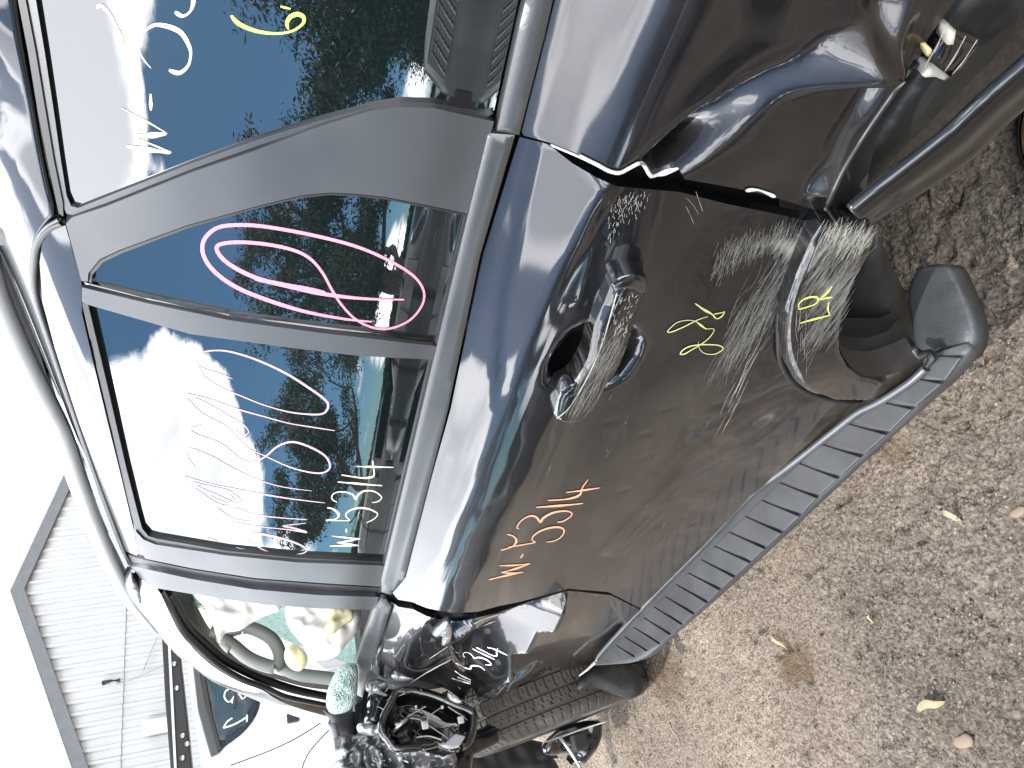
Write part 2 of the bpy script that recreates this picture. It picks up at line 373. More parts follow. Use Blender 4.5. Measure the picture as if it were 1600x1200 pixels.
def paint_mat(name, base, scuffdir=(1, 1, 1), dust=(.135, .105, .08)):
    """dark metallic car paint under clear coat; vertex attributes add road dust and pale scuffs"""
    m, N, L, b = new_mat(name)
    tc = N.new('ShaderNodeTexCoord'); O = tc.outputs['Object']
    def noise(scale, det=5, rough=.55, vec=O):
        n = N.new('ShaderNodeTexNoise'); n.inputs['Scale'].default_value = scale; n.inputs['Detail'].default_value = det; n.inputs['Roughness'].default_value = rough; L.new(vec, n.inputs['Vector']); return n.outputs['Fac']
    def mr(v, a, bb, c=0., d=1.):
        n = N.new('ShaderNodeMapRange'); n.inputs[1].default_value = a; n.inputs[2].default_value = bb; n.inputs[3].default_value = c; n.inputs[4].default_value = d; L.new(v, n.inputs[0]); return n.outputs[0]
    def mul(a, bb, op='MULTIPLY', clamp=True):
        n = N.new('ShaderNodeMath'); n.operation = op; n.use_clamp = clamp
        for i, v in enumerate((a, bb)):
            if isinstance(v, (int, float)): n.inputs[i].default_value = v
            else: L.new(v, n.inputs[i])
        return n.outputs[0]
    da = N.new('ShaderNodeAttribute'); da.attribute_name = 'dirt'; sa = N.new('ShaderNodeAttribute'); sa.attribute_name = 'scuff'
    mp = N.new('ShaderNodeMapping'); mp.inputs['Rotation'].default_value = (0, math.radians(scuffdir[0]), 0); mp.inputs['Scale'].default_value = (scuffdir[1], 1, scuffdir[2]); L.new(O, mp.inputs[0])
    sn = noise(1.0, 8, .75, mp.outputs[0]); dn = noise(7, 8, .65); dn2 = noise(60, 4, .6)
    smask = mul(mr(mul(mul(sa.outputs['Fac'], .42), sn, 'ADD', False), .66, .86), mr(sa.outputs['Fac'], 0, .25))
    fine = mr(dn2, .62, .72, 0, .25)
    dmask = mul(mul(da.outputs['Fac'], mr(dn, .3, .7, .25, 1.)), mr(dn2, .3, .7, .75, 1.05))
    fl = noise(1400, 1); flc = mr(fl, .35, .7, .7, 1.5)
    vs = N.new('ShaderNodeVectorMath'); vs.operation = 'SCALE'; vs.inputs[0].default_value = base; L.new(flc, vs.inputs['Scale'])
    m1 = N.new('ShaderNodeMix'); m1.data_type = 'RGBA'; L.new(dmask, m1.inputs[0]); L.new(vs.outputs[0], m1.inputs[6]); m1.inputs[7].default_value = (*dust, 1)
    m2 = N.new('ShaderNodeMix'); m2.data_type = 'RGBA'; L.new(smask, m2.inputs[0]); L.new(m1.outputs[2], m2.inputs[6]); m2.inputs[7].default_value = (.34, .33, .30, 1)
    L.new(m2.outputs[2], b.inputs['Base Color'])
    hide = mul(mul(dmask, 1.1), smask, 'MAXIMUM')
    met = mul(1.0, hide, 'SUBTRACT'); L.new(mul(met, .9), b.inputs['Metallic']); L.new(mr(hide, 0, 1, .34, .7), b.inputs['Roughness'])
    coat = mr(hide, 0, .8, 1., .05); L.new(coat, b.inputs['Coat Weight'])
    L.new(mul(mr(dn, .3, .7, .012, .05), mul(dmask, .25), 'ADD'), b.inputs['Coat Roughness']); b.inputs['Coat IOR'].default_value = 1.56
    bp = N.new('ShaderNodeBump'); bp.inputs['Strength'].default_value = .25; bp.inputs['Distance'].default_value = .0006; L.new(mul(smask, sn), bp.inputs['Height']); L.new(bp.outputs[0], b.inputs['Normal'])
    return m
M = {}
M['paint'] = paint_mat('dark_car_paint', (.011, .0125, .017), (35, 12, 160))
M['arch'] = paint_mat('scuffed_arch_plastic', (.020, .020, .021), (40, 8, 90))
M['gloss_black'] = P('gloss_black_plastic', (.006, .006, .007), .08, coat=1., spec=.6, var=.2)
M['satin'] = P('satin_black_trim', (.028, .03, .034), .38, ior=1.75, bump=.05, bscale=500, var=.12)
M['moulding'] = P('belt_moulding_rubber', (.035, .036, .038), .30, spec=.8, bump=.06, bscale=300, var=.12)
M['rubber'] = P('black_rubber', (.012, .012, .013), .42, spec=.6, var=.25, vscale=30)
M['void'] = P('dark_inner_shade', (.004, .004, .005), .7)  # near-black, so gaps between panels read as shade
M['board'] = P('grey_ribbed_plastic', (.042, .044, .047), .5, spec=.7, bump=.10, bscale=900, var=.22, vscale=14)
M['trim_alu'] = P('dull_aluminium_trim', (.16, .165, .175), .36, metal=.7, bump=.05, bscale=400, var=.2)
M['rail'] = P('satin_silver_rail', (.50, .51, .53), .38, metal=.35, var=.08)
M['glass'] = P('privacy_glass', (.004, .007, .008), .0, ior=2.3, coat=0.)
M['bare'] = P('torn_bare_metal', (.5, .5, .49), .45, metal=.3, bump=.3, bscale=200, var=.1)
M['pink'] = P('pink_chalk_marker', (.66, .22, .31), .7, bump=.3, bscale=400, var=.06)
M['palepink'] = P('pale_pink_chalk_marker', (.44, .31, .38), .7, bump=.3, bscale=400, var=.12)
M['cream'] = P('cream_chalk_marker', (.60, .53, .43), .7, bump=.3, bscale=400, var=.06)
M['orange'] = P('orange_chalk_marker', (.55, .30, .18), .7, bump=.3, bscale=400, var=.08)
M['yellow'] = P('yellow_green_chalk_marker', (.50, .58, .12), .7, bump=.3, bscale=400, var=.1)
M['olive'] = P('dull_yellow_chalk_marker', (.36, .39, .16), .7, bump=.3, bscale=400, var=.15)
M['white_chalk'] = P('white_chalk_marker', (.85, .88, .88), .7, var=.05)
M['scratch_soft'] = P('fine_pale_scratch', (.15, .147, .135), .5, var=.2)
M['scratch'] = P('pale_scratch_and_glint', (.30, .29, .26), .55, var=.15)
M['cloth'] = P('white_airbag_cloth', (.82, .81, .76), .8, bump=.25, bscale=120, var=.05)
M['cloth_y'] = P('yellowed_airbag_cloth', (.72, .68, .42), .8, bump=.25, bscale=120, var=.1)
M['int_grey'] = P('grey_interior_trim', (.13, .14, .125), .55, bump=.1, bscale=300, var=.12)
M['int_dark'] = P('dark_interior_trim', (.018, .018, .018), .6, var=.2)
M['white_paint'] = P('white_car_paint', (.80, .81, .80), .22, coat=1., var=.02)
M['tyre'] = P('dusty_tyre_rubber', (.055, .048, .04), .8, bump=.4, bscale=150, var=.3, vscale=20)
M['rust'] = P('rusty_iron', (.30, .13, .06), .7, bump=.5, bscale=90, var=.45, vscale=25)
M['cladding'] = P('white_sheet_cladding', (.46, .475, .49), .5, bump=.05, bscale=30, var=.05, vscale=2)
M['grey_trim'] = P('grey_flashing', (.13, .14, .155), .5, var=.1)
M['wire'] = P('grey_wire', (.25, .25, .24), .5)
M['alloy'] = P('alloy_metal', (.55, .56, .58), .3, metal=.9)
M['leaf'] = P('dry_leaf', (.30, .25, .16), .7, bump=.3, bscale=80, var=.2)
M['crush'] = P('crumpled_grey_metal', (.20, .205, .21), .32, metal=.6, bump=.7, bscale=45, var=.35, vscale=14)
def win_green():
    m, N, L, b = new_mat('shattered_green_glass'); b.inputs['Base Color'].default_value = (.75, .90, .85, 1); b.inputs['Roughness'].default_value = .25
    tc = N.new('ShaderNodeTexCoord'); v = N.new('ShaderNodeTexVoronoi'); v.feature = 'DISTANCE_TO_EDGE'; v.inputs['Scale'].default_value = 26; L.new(tc.outputs['Object'], v.inputs['Vector'])
    mr = N.new('ShaderNodeMapRange'); mr.inputs[1].default_value = .0; mr.inputs[2].default_value = .05; mr.inputs[3].default_value = .95; mr.inputs[4].default_value = .35; L.new(v.outputs['Distance'], mr.inputs[0])
    tr = N.new('ShaderNodeBsdfTransparent'); tr.inputs[0].default_value = (.86, .97, .93, 1); mx = N.new('ShaderNodeMixShader'); L.new(mr.outputs[0], mx.inputs[0]); L.new(tr.outputs[0], mx.inputs[1]); L.new(b.outputs[0], mx.inputs[2])
    tl = N.new('ShaderNodeBsdfTranslucent'); tl.inputs[0].default_value = (.7, .88, .82, 1); m3 = N.new('ShaderNodeMixShader'); m3.inputs[0].default_value = .45; L.new(b.outputs[0], m3.inputs[1]); L.new(tl.outputs[0], m3.inputs[2]); L.new(m3.outputs[0], mx.inputs[2])
    L.new(mx.outputs[0], N['Material Output'].inputs[0]); return m
M['windscreen'] = win_green()
def crumb_mat():
    m, N, L, b = new_mat('crumbled_safety_glass'); b.inputs['Roughness'].default_value = .25; b.inputs['Transmission Weight'].default_value = .15
    tc = N.new('ShaderNodeTexCoord'); v = N.new('ShaderNodeTexVoronoi'); v.inputs['Scale'].default_value = 230; L.new(tc.outputs['Object'], v.inputs['Vector'])
    r = N.new('ShaderNodeValToRGB'); r.color_ramp.elements[0].color = (.10, .22, .20, 1); r.color_ramp.elements[1].color = (.75, .92, .86, 1); r.color_ramp.elements[1].position = .75; L.new(v.outputs['Color'], r.inputs[0]); L.new(r.outputs[0], b.inputs['Base Color'])
    bp = N.new('ShaderNodeBump'); bp.inputs['Strength'].default_value = .9; bp.inputs['Distance'].default_value = .006; L.new(v.outputs['Distance'], bp.inputs['Height']); L.new(bp.outputs[0], b.inputs['Normal']); return m
M['crumbs'] = crumb_mat()
def ground_mat():
    m, N, L, b = new_mat('dry_dirt_ground'); tc = N.new('ShaderNodeTexCoord'); O = tc.outputs['Object']
    def noise(s, d=6, r=.6):
        n = N.new('ShaderNodeTexNoise'); n.inputs['Scale'].default_value = s; n.inputs['Detail'].default_value = d; n.inputs['Roughness'].default_value = r; L.new(O, n.inputs['Vector']); return n.outputs['Fac']
    def ramp(v, st):
        r = N.new('ShaderNodeValToRGB'); e = r.color_ramp.elements; e[0].position, e[0].color = st[0][0], (*st[0][1], 1); e[1].position, e[1].color = st[-1][0], (*st[-1][1], 1)
        for p, c in st[1:-1]: q = e.new(p); q.color = (*c, 1)
        L.new(v, r.inputs[0]); return r.outputs[0]
    big = ramp(noise(1.1, 5), [(.34, (.225, .188, .152)), (.52, (.32, .266, .212)), (.66, (.41, .34, .265))])
    fine = ramp(noise(95, 8, .7), [(.33, (.28, .26, .25)), (.5, (.95, .95, .95)), (.67, (1.55, 1.52, 1.47))])
    mm = N.new('ShaderNodeMix'); mm.data_type = 'RGBA'; mm.blend_type = 'MULTIPLY'; mm.inputs[0].default_value = 1; L.new(big, mm.inputs[6]); L.new(fine, mm.inputs[7])
    gr = N.new('ShaderNodeTexVoronoi'); gr.inputs['Scale'].default_value = 160; L.new(O, gr.inputs['Vector'])
    sp = N.new('ShaderNodeSeparateColor'); L.new(gr.outputs['Color'], sp.inputs[0])
    gc = ramp(sp.outputs[0], [(.0, (.55, .55, .57)), (.5, (.95, .94, .93)), (1., (1.4, 1.38, 1.32))])
    at = N.new('ShaderNodeAttribute'); at.attribute_name = 'gravel'; nn = N.new('ShaderNodeMath'); nn.operation = 'MULTIPLY'; nn.use_clamp = True; L.new(at.outputs['Fac'], nn.inputs[0]); nn.inputs[1].default_value = .8
    m2 = N.new('ShaderNodeMix'); m2.data_type = 'RGBA'; m2.blend_type = 'MULTIPLY'; L.new(nn.outputs[0], m2.inputs[0]); L.new(mm.outputs[2], m2.inputs[6]); L.new(gc, m2.inputs[7])
    m3 = N.new('ShaderNodeMix'); m3.data_type = 'RGBA'; L.new(nn.outputs[0], m3.inputs[0]); m3.inputs[6].default_value = (1, 1, 1, 1); m3.inputs[7].default_value = (.80, .82, .86, 1)
    m4 = N.new('ShaderNodeMix'); m4.data_type = 'RGBA'; m4.blend_type = 'MULTIPLY'; m4.inputs[0].default_value = 1; L.new(m2.outputs[2], m4.inputs[6]); L.new(m3.outputs[2], m4.inputs[7])
    st = N.new('ShaderNodeAttribute'); st.attribute_name = 'stain'
    m5 = N.new('ShaderNodeMix'); m5.data_type = 'RGBA'; L.new(st.outputs['Fac'], m5.inputs[0]); L.new(m4.outputs[2], m5.inputs[6]); m5.inputs[7].default_value = (.14, .085, .045, 1)
    L.new(m5.outputs[2], b.inputs['Base Color']); b.inputs['Roughness'].default_value = .95; b.inputs['Specular IOR Level'].default_value = .2
    vo = N.new('ShaderNodeTexVoronoi'); vo.inputs['Scale'].default_value = 120; vo.inputs['Randomness'].default_value = 1; L.new(O, vo.inputs['Vector'])
    ad = N.new('ShaderNodeMath'); ad.operation = 'MULTIPLY_ADD'; L.new(vo.outputs['Distance'], ad.inputs[0]); ad.inputs[1].default_value = -.55; L.new(noise(170, 8, .75), ad.inputs[2])
    bp = N.new('ShaderNodeBump'); bp.inputs['Strength'].default_value = 1; bp.inputs['Distance'].default_value = .014; L.new(ad.outputs[0], bp.inputs['Height']); L.new(bp.outputs[0], b.inputs['Normal']); return m
M['ground'] = ground_mat()
def stone_mat():
    m, N, L, b = new_mat('gravel_stone'); oi = N.new('ShaderNodeNewGeometry'); r = N.new('ShaderNodeValToRGB'); e = r.color_ramp.elements
    e[0].color = (.10, .088, .078, 1); e[1].color = (.24, .21, .175, 1); L.new(oi.outputs['Random Per Island'], r.inputs[0]); L.new(r.outputs[0], b.inputs['Base Color']); b.inputs['Roughness'].default_value = .9; return m
M['stone'] = stone_mat()
def leaf_mat(n, c1, c2):
    m, N, L, b = new_mat(n); g = N.new('ShaderNodeNewGeometry'); r = N.new('ShaderNodeValToRGB'); e = r.color_ramp.elements; e[0].color = (*c1, 1); e[1].color = (*c2, 1)
    L.new(g.outputs['Random Per Island'], r.inputs[0]); L.new(r.outputs[0], b.inputs['Base Color']); b.inputs['Roughness'].default_value = .55; return m
M['foliage'] = leaf_mat('eucalypt_foliage', (.035, .055, .028), (.09, .115, .06))
M['foliage2'] = leaf_mat('dark_foliage', (.025, .04, .02), (.06, .085, .035))
M['bark'] = P('grey_brown_bark', (.13, .105, .085), .9, bump=.6, bscale=14, var=.3)
# ================================================================= the ground
def ground():
    n = 60; R = 400
    V = [(-R, -R, -.012), (R, -R, -.012), (R, R, -.012), (-R, R, -.012)]
    mesh('ground', V, [(0, 1, 2, 3)], M['ground'], None, False)['kind'] = 'structure'
    gx = np.arange(-4.3, .6, .0062); gy = np.arange(-1.35, .75, .0062); X, Y = np.meshgrid(gx, gy, indexing='ij')
    g = sstep(vnoise(X*.9+4, Y*.9, 11, 3), .42, .60)
    Z = (vnoise(X*1.2, Y*1.2, 1, 3)-.5)*.03+(vnoise(X*9, Y*9, 2, 4)-.5)*.012+(vnoise(X*45, Y*45, 3, 2, .6)-.5)*.013*(1+.8*g)+(np.abs(vnoise(X*75, Y*75, 13, 2, .5)-.5)-.12)*.012*(.6+.8*g)
    p = vnoise(X*22, Y*22, 5, 2); Z -= .013*sstep(p, .70, .80)
    edge = np.minimum(np.minimum(X-gx[0], gx[-1]-X), np.minimum(Y-gy[0], gy[-1]-Y)); Z = Z*sstep(edge, 0, .3)-.004*(1-sstep(edge, 0, .3))
    st = np.zeros_like(X)
    for (px, r, a) in (((1040, 1062), .15, .8), ((1245, 1038), .10, .9), ((1395, 705), .055, .6), ((1225, 1000), .04, .4), ((1480, 1120), .05, .35)):
        c = on_z([px], 0)[0]; d = np.hypot((X-c[0])/1.3, (Y-c[1])*1.3)+.03*(vnoise(X*40, Y*40, 8, 3)-.5); st = np.maximum(st, a*(1-sstep(d, r*.35, r)))
    for (px, r, dep) in (((1180, 1045), .02, .014), ((1155, 1075), .012, .010), ((1545, 760), .016, .010), ((1455, 1065), .03, .016), ((1330, 1115), .018, .012), ((1290, 905), .013, .010), ((1540, 555), .018, .012), ((1415, 820), .012, .01)):
        c = on_z([px], 0)[0]; Z -= dep*np.exp(-(((X-c[0])/1.8)**2+(Y-c[1])**2)/(r*r))
    k = len(gy); idx = np.arange(len(gx)*k).reshape(len(gx), k)
    F = np.stack([idx[:-1, :-1], idx[1:, :-1], idx[1:, 1:], idx[:-1, 1:]], -1).reshape(-1, 4)
    o = mesh('dirt_surface', np.stack([X.ravel(), Y.ravel(), Z.ravel()], 1), F, M['ground'], None, True, None, {'gravel': g.ravel(), 'stain': (st*(.55+.9*(vnoise(X*50, Y*50, 4, 3)-.3))).clip(0, 1).ravel()})
    o['kind'] = 'structure'
    def zat(x, y):
        i = np.clip(((x-gx[0])/.0062).astype(int), 0, len(gx)-1); j = np.clip(((y-gy[0])/.0062).astype(int), 0, k-1); return Z[i, j], g[i, j]
    # loose stones, one joined scatter
    n = 60000; x = RNG.uniform(-4.2, -.1, n); y = RNG.uniform(-1.3, .6, n); z, gg = zat(x, y); keep = RNG.random(n) < .30+.70*gg; x, y, z = x[keep], y[keep], z[keep]; n = len(x)
    s = RNG.lognormal(-6.1, .45, n).clip(.001, .010)
    base = np.array([(1, 0, 0), (-1, 0, 0), (0, 1, 0), (0, -1, 0), (0, 0, 1), (0, 0, -1)], float); fb = np.array([(0, 2, 4), (2, 1, 4), (1, 3, 4), (3, 0, 4), (2, 0, 5), (1, 2, 5), (3, 1, 5), (0, 3, 5)])
    jit = RNG.uniform(.6, 1.15, (n, 6, 1)); a = RNG.uniform(0, 6.28, n); ca, sa = np.cos(a), np.sin(a)
    Vb = base[None]*jit*np.array([1, .8, .55]); Vx = Vb[..., 0]*ca[:, None]-Vb[..., 1]*sa[:, None]; Vy = Vb[..., 0]*sa[:, None]+Vb[..., 1]*ca[:, None]
    V = np.stack([x[:, None]+Vx*s[:, None], y[:, None]+Vy*s[:, None], z[:, None]+s[:, None]*.25+Vb[..., 2]*s[:, None]], -1).reshape(-1, 3)
    F = (fb[None]+6*np.arange(n)[:, None, None]).reshape(-1, 3)
    tag(mesh('gravel', V, F, M['stone'], None, False), 'loose gravel stones scattered over the brown dirt', 'gravel', kind='stuff')
    # dry leaves and twigs
    def leaf(pts, lbl, wide, mat=M['leaf'], name='dry_leaf', cat='leaf'):
        Pp = catmull(pts, 5); W = on_z(Pp, .012); t = np.gradient(W, axis=0); t /= np.linalg.norm(t, axis=1)[:, None]; nn = np.stack([-t[:, 1], t[:, 0], 0*t[:, 0]], 1)
        kk = np.linspace(0, 1, len(W)); w = .72*wide*np.sin(np.pi*kk**.8)+.0006; V = []; F = []
        for i in range(len(W)):
            lift = .006*math.sin(kk[i]*6); V += [W[i]+nn[i]*w[i]+[0, 0, lift+.004], W[i]+[0, 0, lift-.001], W[i]-nn[i]*w[i]+[0, 0, lift+.005]]
        for i in range(len(W)-1): F += [(3*i, 3*i+3, 3*i+4, 3*i+1), (3*i+1, 3*i+4, 3*i+5, 3*i+2)]
        F += [tuple(reversed(f)) for f in []]
        o = mesh(name, V, F, mat); md = o.modifiers.new('thickness', 'SOLIDIFY'); md.thickness = .0012; tag(o, lbl, cat, 'dry leaves and twigs on the dirt')
    leaf([(1475, 795), (1490, 806), (1507, 823)], 'long pale dry leaf alone on the dirt, beyond the middle of the running board', .008)
    leaf([(1436, 1112), (1450, 1099), (1462, 1101), (1478, 1096)], 'broad cream leaf beside the dark hollow in the dirt', .012)
    leaf([(1209, 991), (1216, 1003), (1230, 1014)], 'small curled pale leaf on the dirt near the front of the running board', .007)
    leaf([(1361, 960), (1362, 975)], 'tiny oval cream leaf on the gravel', .006)
    leaf([(1048, 1128), (1056, 1146), (1062, 1164)], 'thin straw coloured sliver on the dirt beside the front tyre', .003)
    leaf([(1488, 672), (1510, 682), (1530, 684)], 'thin dry twig on the dirt closest to the running board end', .0025, M['bark'], 'twig', 'twig')
    leaf([(1418, 660), (1440, 672), (1462, 680)], 'pale bent twig lying by the running board edge', .003, M['bark'], 'twig', 'twig')
    for px, s_, lbl in (((1505, 1158), .020, 'brownish half buried stone at the near edge of the dirt'), ((1590, 800), .013, 'pale grey stone on the dirt nearest the photographer')):
        c = on_z([px], .005)[0]; bm = bmesh.new(); bmesh.ops.create_icosphere(bm, subdivisions=3, radius=s_)
        for v in bm.verts:
            q = np.array(v.co); v.co = Vector(q*(.75+.5*vnoise(np.array([q[0]*60+5]), np.array([q[1]*60+q[2]*50]), 9, 3)[0])*np.array([1.1, .75, .32])*(.8+.4*abs(q[0])/s_))
        me = bpy.data.meshes.new('stone'); bm.to_mesh(me); bm.free(); me.materials.append(P('brown_stone', (.20, .15, .11), .9, bump=.5, var=.2)); me.polygons.foreach_set('use_smooth', [True]*len(me.polygons))
        o = bpy.data.objects.new('stone', me); o.location = c; COL.objects.link(o); tag(o, lbl, 'stone')
ground()
# ================================================================= the shed beyond
def shed():
    root = empty('metal_shed', (-14, 5.6, 0), label='white corrugated metal shed gable with grey flashing beyond the white vehicle', cat='shed')
    pk = (5.66, 5.33)
    def top(y): return pk[1]-(.30*(y-pk[0]) if y > pk[0] else .37*(pk[0]-y))
    y0, y1 = -1.2, 13.; w = .78; nr = 4
    rows = ((0, 3.68, 0.), (3.66, 9, .02))
    for (za, zb, dx) in rows:
        y = y0
        while y < y1-.1:
            ys = []; 
            for r in range(nr):
                b = y+r*w/nr
                ys += [(b, 0), (b+w/nr*.58, 0), (b+w/nr*.68, .036), (b+w/nr*.90, .036)]
            ys.append((y+w, 0)); V = []; F = []
            for (yy, d) in ys:
                zt = min(zb, top(yy)); V += [(-14+d+dx+.004*math.sin(y*3), yy, za if zt > za else zt-.01), (-14+d+dx+.004*math.sin(y*3), yy, zt)]
            if max(v[2] for v in V) > za+.05:
                for i in range(len(ys)-1): F.append((2*i, 2*i+2, 2*i+3, 2*i+1))
                o = mesh('wall_sheet', V, F, M['cladding'], root, False); md = o.modifiers.new('thickness', 'SOLIDIFY'); md.thickness = .004
            y += w
    for sgn, yy in ((1, y1), (-1, y0)):
        e = top(yy); V = [(-13.88, pk[0], pk[1]+.10), (-13.88, yy, e+.10), (-13.88, yy, e-.10), (-13.88, pk[0], pk[1]-.10)]
        slab('barge_board', V, (-.06, 0, 0), M['grey_trim'], root)
        slab('roof_sheet', [(-13.9, pk[0], pk[1]+.11), (-13.9, yy, e+.11), (-26, yy, e+.11), (-26, pk[0], pk[1]+.11)], (0, 0, .03), M['cladding'], root)
    box('side_wall', (-26, y0+.02, 0), (-14.02, y0+.08, top(y0)-.05), M['cladding'], root); box('rear_wall', (-26, y0, 0), (-25.9, y1, 4.2), M['cladding'], root)
    c = on_x([(174, 1065)], -13.95)[0]; tube('vent_pipe', [c+[0, 0, -.12], c+[.05, 0, 0], c+[0, 0, .12]], [.035, .02, .04], M['int_dark'], root)
    c = on_x([(244, 1137)], -13.9)[0]; box('wall_lamp', c-[.0, .11, .22], c+[.14, .11, .2], M['white_paint'], root, .04)
    Pw = on_x([(246, 995), (235, 1020), (224, 1048)], -13.9); tube('cable', Pw, .006, M['wire'], root, 6)
    Pw = on_x([(182, 1068), (200, 1064), (256, 1040)], -13.93); tube('conduit', Pw, .006, M['wire'], root, 6)
shed()
# ================================================================= vehicles seen beyond and in the reflections
def make_wheel(name, r, w, parent, loc):
    """tyre + rim, axle along local Y"""
    prof = [(-.5, .62), (-.5, .9), (-.42, .985), (-.3, 1), (.3, 1), (.42, .985), (.5, .9), (.5, .62)]; n = 40
    V = []; F = []
    for i in range(n):
        a = 2*math.pi*i/n
        for (t, q) in prof: V.append((loc[0]+r*q*math.cos(a), loc[1]+t*w, loc[2]+r*q*math.sin(a)))
    m = len(prof)
    for i in range(n):
        for k in range(m-1): j = (i+1) % n; F.append((i*m+k, i*m+k+1, j*m+k+1, j*m+k))
    ty = mesh('wheel', V, F, M['rubber'], parent)
    V = []; F = []
    for i in range(n):
        a = 2*math.pi*i/n; sp = .5+.5*(math.cos(5*a) > -.2)
        for (t, q) in ((-.48, .63), (-.30, .58), (-.34+.1*sp, .3), (-.36, .0)): V.append((loc[0]+r*q*math.cos(a), loc[1]+t*w*np.sign(-parent_side(parent, loc) or 1)*-1, loc[2]+r*q*math.sin(a)))
    for i in range(n):
        for k in range(3): j = (i+1) % n; F.append((i*4+k, i*4+k+1, j*4+k+1, j*4+k))
    mesh('rim', V, F, M['alloy'], ty)
def parent_side(p, loc): return 1 if loc[1] > p.location[1] else -1
def vehicle(name, loc, heading, L, W, H, mat, label, cat, kind='suv', cage=False):
    """lofted car body with glasshouse, windows, lamps and wheels; built along local +X, front at +X"""
    root = empty(name, (0, 0, 0), label=label, cat=cat, group='vehicles parked across the yard')
    if kind == 'suv': top = [(-.5, .50), (-.49, .62), (-.455, .93), (-.40, .99), (-.1, 1.), (.08, .985), (.16, .93), (.26, .66), (.30, .63), (.44, .57), (.49, .48), (.5, .36)]
    elif kind == 'sedan': top = [(-.5, .45), (-.49, .62), (-.36, .68), (-.26, .93), (-.15, 1.), (.02, .99), (.1, .93), (.22, .68), (.30, .64), (.44, .56), (.49, .47), (.5, .36)]
    else: top = [(-.5, .45), (-.495, .75), (-.49, .96), (-.45, .99), (-.0, 1.), (.08, .985), (.16, .93), (.26, .64), (.30, .60), (.44, .56), (.49, .47), (.5, .36)]
    xs = np.array([p[0] for p in top]); zs = np.array([p[1] for p in top]); X = np.unique(np.concatenate([np.linspace(-.5, .5, 41), xs])); belt = .60*H
    V = []; F = []; ring = None
    for x in X:
        zt = np.interp(x, xs, zs)*H; hw = W/2*(1-.16*max(0, abs(x)-.38)/.12*1.0); rw = hw*(.80 if zt > belt+.1 else .93)
        zb = min(belt, zt-.03)
        sec = [(hw*.93, .22*H*.8), (hw, .30*H), (hw*1.0, zb*.8), (hw*.985, zb), (rw+(hw*.985-rw)*.12 if zt > belt+.1 else rw, zt-.07), (rw*.93, zt-.015), (rw*.6, zt), (0, zt+.008)]
        s2 = sec+[(-a, b) for a, b in sec[-2::-1]]; ring = len(s2)
        V += [(x*L, a, b) for a, b in s2]
    for i in range(len(X)-1):
        for k in range(ring-1): F.append((i*ring+k, (i+1)*ring+k, (i+1)*ring+k+1, i*ring+k+1))
        F.append((i*ring+ring-1, (i+1)*ring+ring-1, (i+1)*ring, i*ring))
    F.append(tuple(range(ring))); F.append(tuple((len(X)-1)*ring+k for k in range(ring))[::-1])
    mesh('body', V, F, mat, root)
    def side_y(x, z):
        zt = np.interp(x, xs, zs)*H; hw = W/2; rw = hw*.8; a = hw*.985; b_ = rw+(hw*.985-rw)*.12; t = np.clip((z-belt)/(zt-.07-belt), 0, 1); return a+(b_-a)*t
    def wnd(x0, x1, za, zb, sl0=0, sl1=0):
        for s in (1, -1):
            V = []; n = 6
            for (z, l, r) in ((za, x0, x1), (zb, x0+sl0, x1-sl1)):
                for t in range(n+1): x = l+(r-l)*t/n; V.append((x*L, s*(side_y(x, z)+.008), z))
            F = [(i, i+1, n+2+i, n+1+i) if s < 0 else (i+1, i, n+1+i, n+2+i) for i in range(n)]
            mesh('window', V, F, M['glass'], root)
    zt = H*.93; e = .02
    if kind == 'suv': segs = [(-.44, -.29, .02, 0), (-.275, -.10, 0, 0), (-.085, .09, 0, .0)]
    elif kind == 'sedan': segs = [(-.24, -.095, .02, 0), (-.08, .09, 0, .02)]
    else: segs = [(-.45, -.28, 0, 0), (-.24, -.08, 0, 0), (-.06, .10, 0, .0)]
    for a, b_, s0, s1 in segs: wnd(a, b_, belt+.03, min(zt, H*.92)-.03, s0, s1)
    wnd(.10, .19, belt+.03, belt+.2, 0, .07) if kind != 'van' else None
    for s in (1, -1):
        mesh('windscreen' if s > 0 else 'rear_window', [((.255 if s > 0 else -.497)*L, -.40*W, belt+.02+.0), ((.255 if s > 0 else -.497)*L, .40*W, belt+.02), ((.165 if s > 0 else -.462)*L, .34*W, H*.915), ((.165 if s > 0 else -.462)*L, -.34*W, H*.915)], [(0, 1, 2, 3) if s > 0 else (3, 2, 1, 0)], M['glass'], root)
        for q in (1, -1):
            box('headlight' if s > 0 else 'tail_light', (s*.487*L-.06, q*.36*W-.14, .40*H), (s*.487*L+.05, q*.36*W+.14, .47*H), M['alloy'] if s > 0 else P('tail_lamp_dark', (.05, .01, .01), .2), root, .02)
    for x in (-.31, .31):
        for s in (1, -1): make_wheel('wheel', .225*H if kind != 'sedan' else .235*H, .23, root, (x*L, s*(W/2-.10), .225*H))
    if cage:
        for s in (-1, 1):
            V = []; 
            for k in range(9):
                x = -.44+.018*k; 
                tube('cage_wire', [(x*L, s*(side_y(-.3, belt+.05)+.02), belt+.05), ((x+.012)*L, s*(side_y(-.3, H*.88)+.02), H*.87)], .008, M['cladding'], root, 5)
            for k in range(7):
                z = belt+.06+k*.075; tube('cage_wire', [(-.445*L, s*(side_y(-.3, z)+.02), z), (-.285*L, s*(side_y(-.3, z)+.02), z)], .008, M['wire'], root, 5)
    for c in root.children: pass
    root.location = (*loc, 0); root.rotation_euler = (0, 0, math.radians(heading))
    return root
M['grey_paint'] = P('grey_car_paint', (.16, .165, .17), .3, metal=.3, coat=.8, var=.1)
M['black_paint'] = P('black_car_paint', (.02, .021, .022), .3, coat=.9, var=.2)
M['blue_paint'] = P('dark_blue_car_paint', (.03, .04, .06), .3, coat=.9, var=.2)
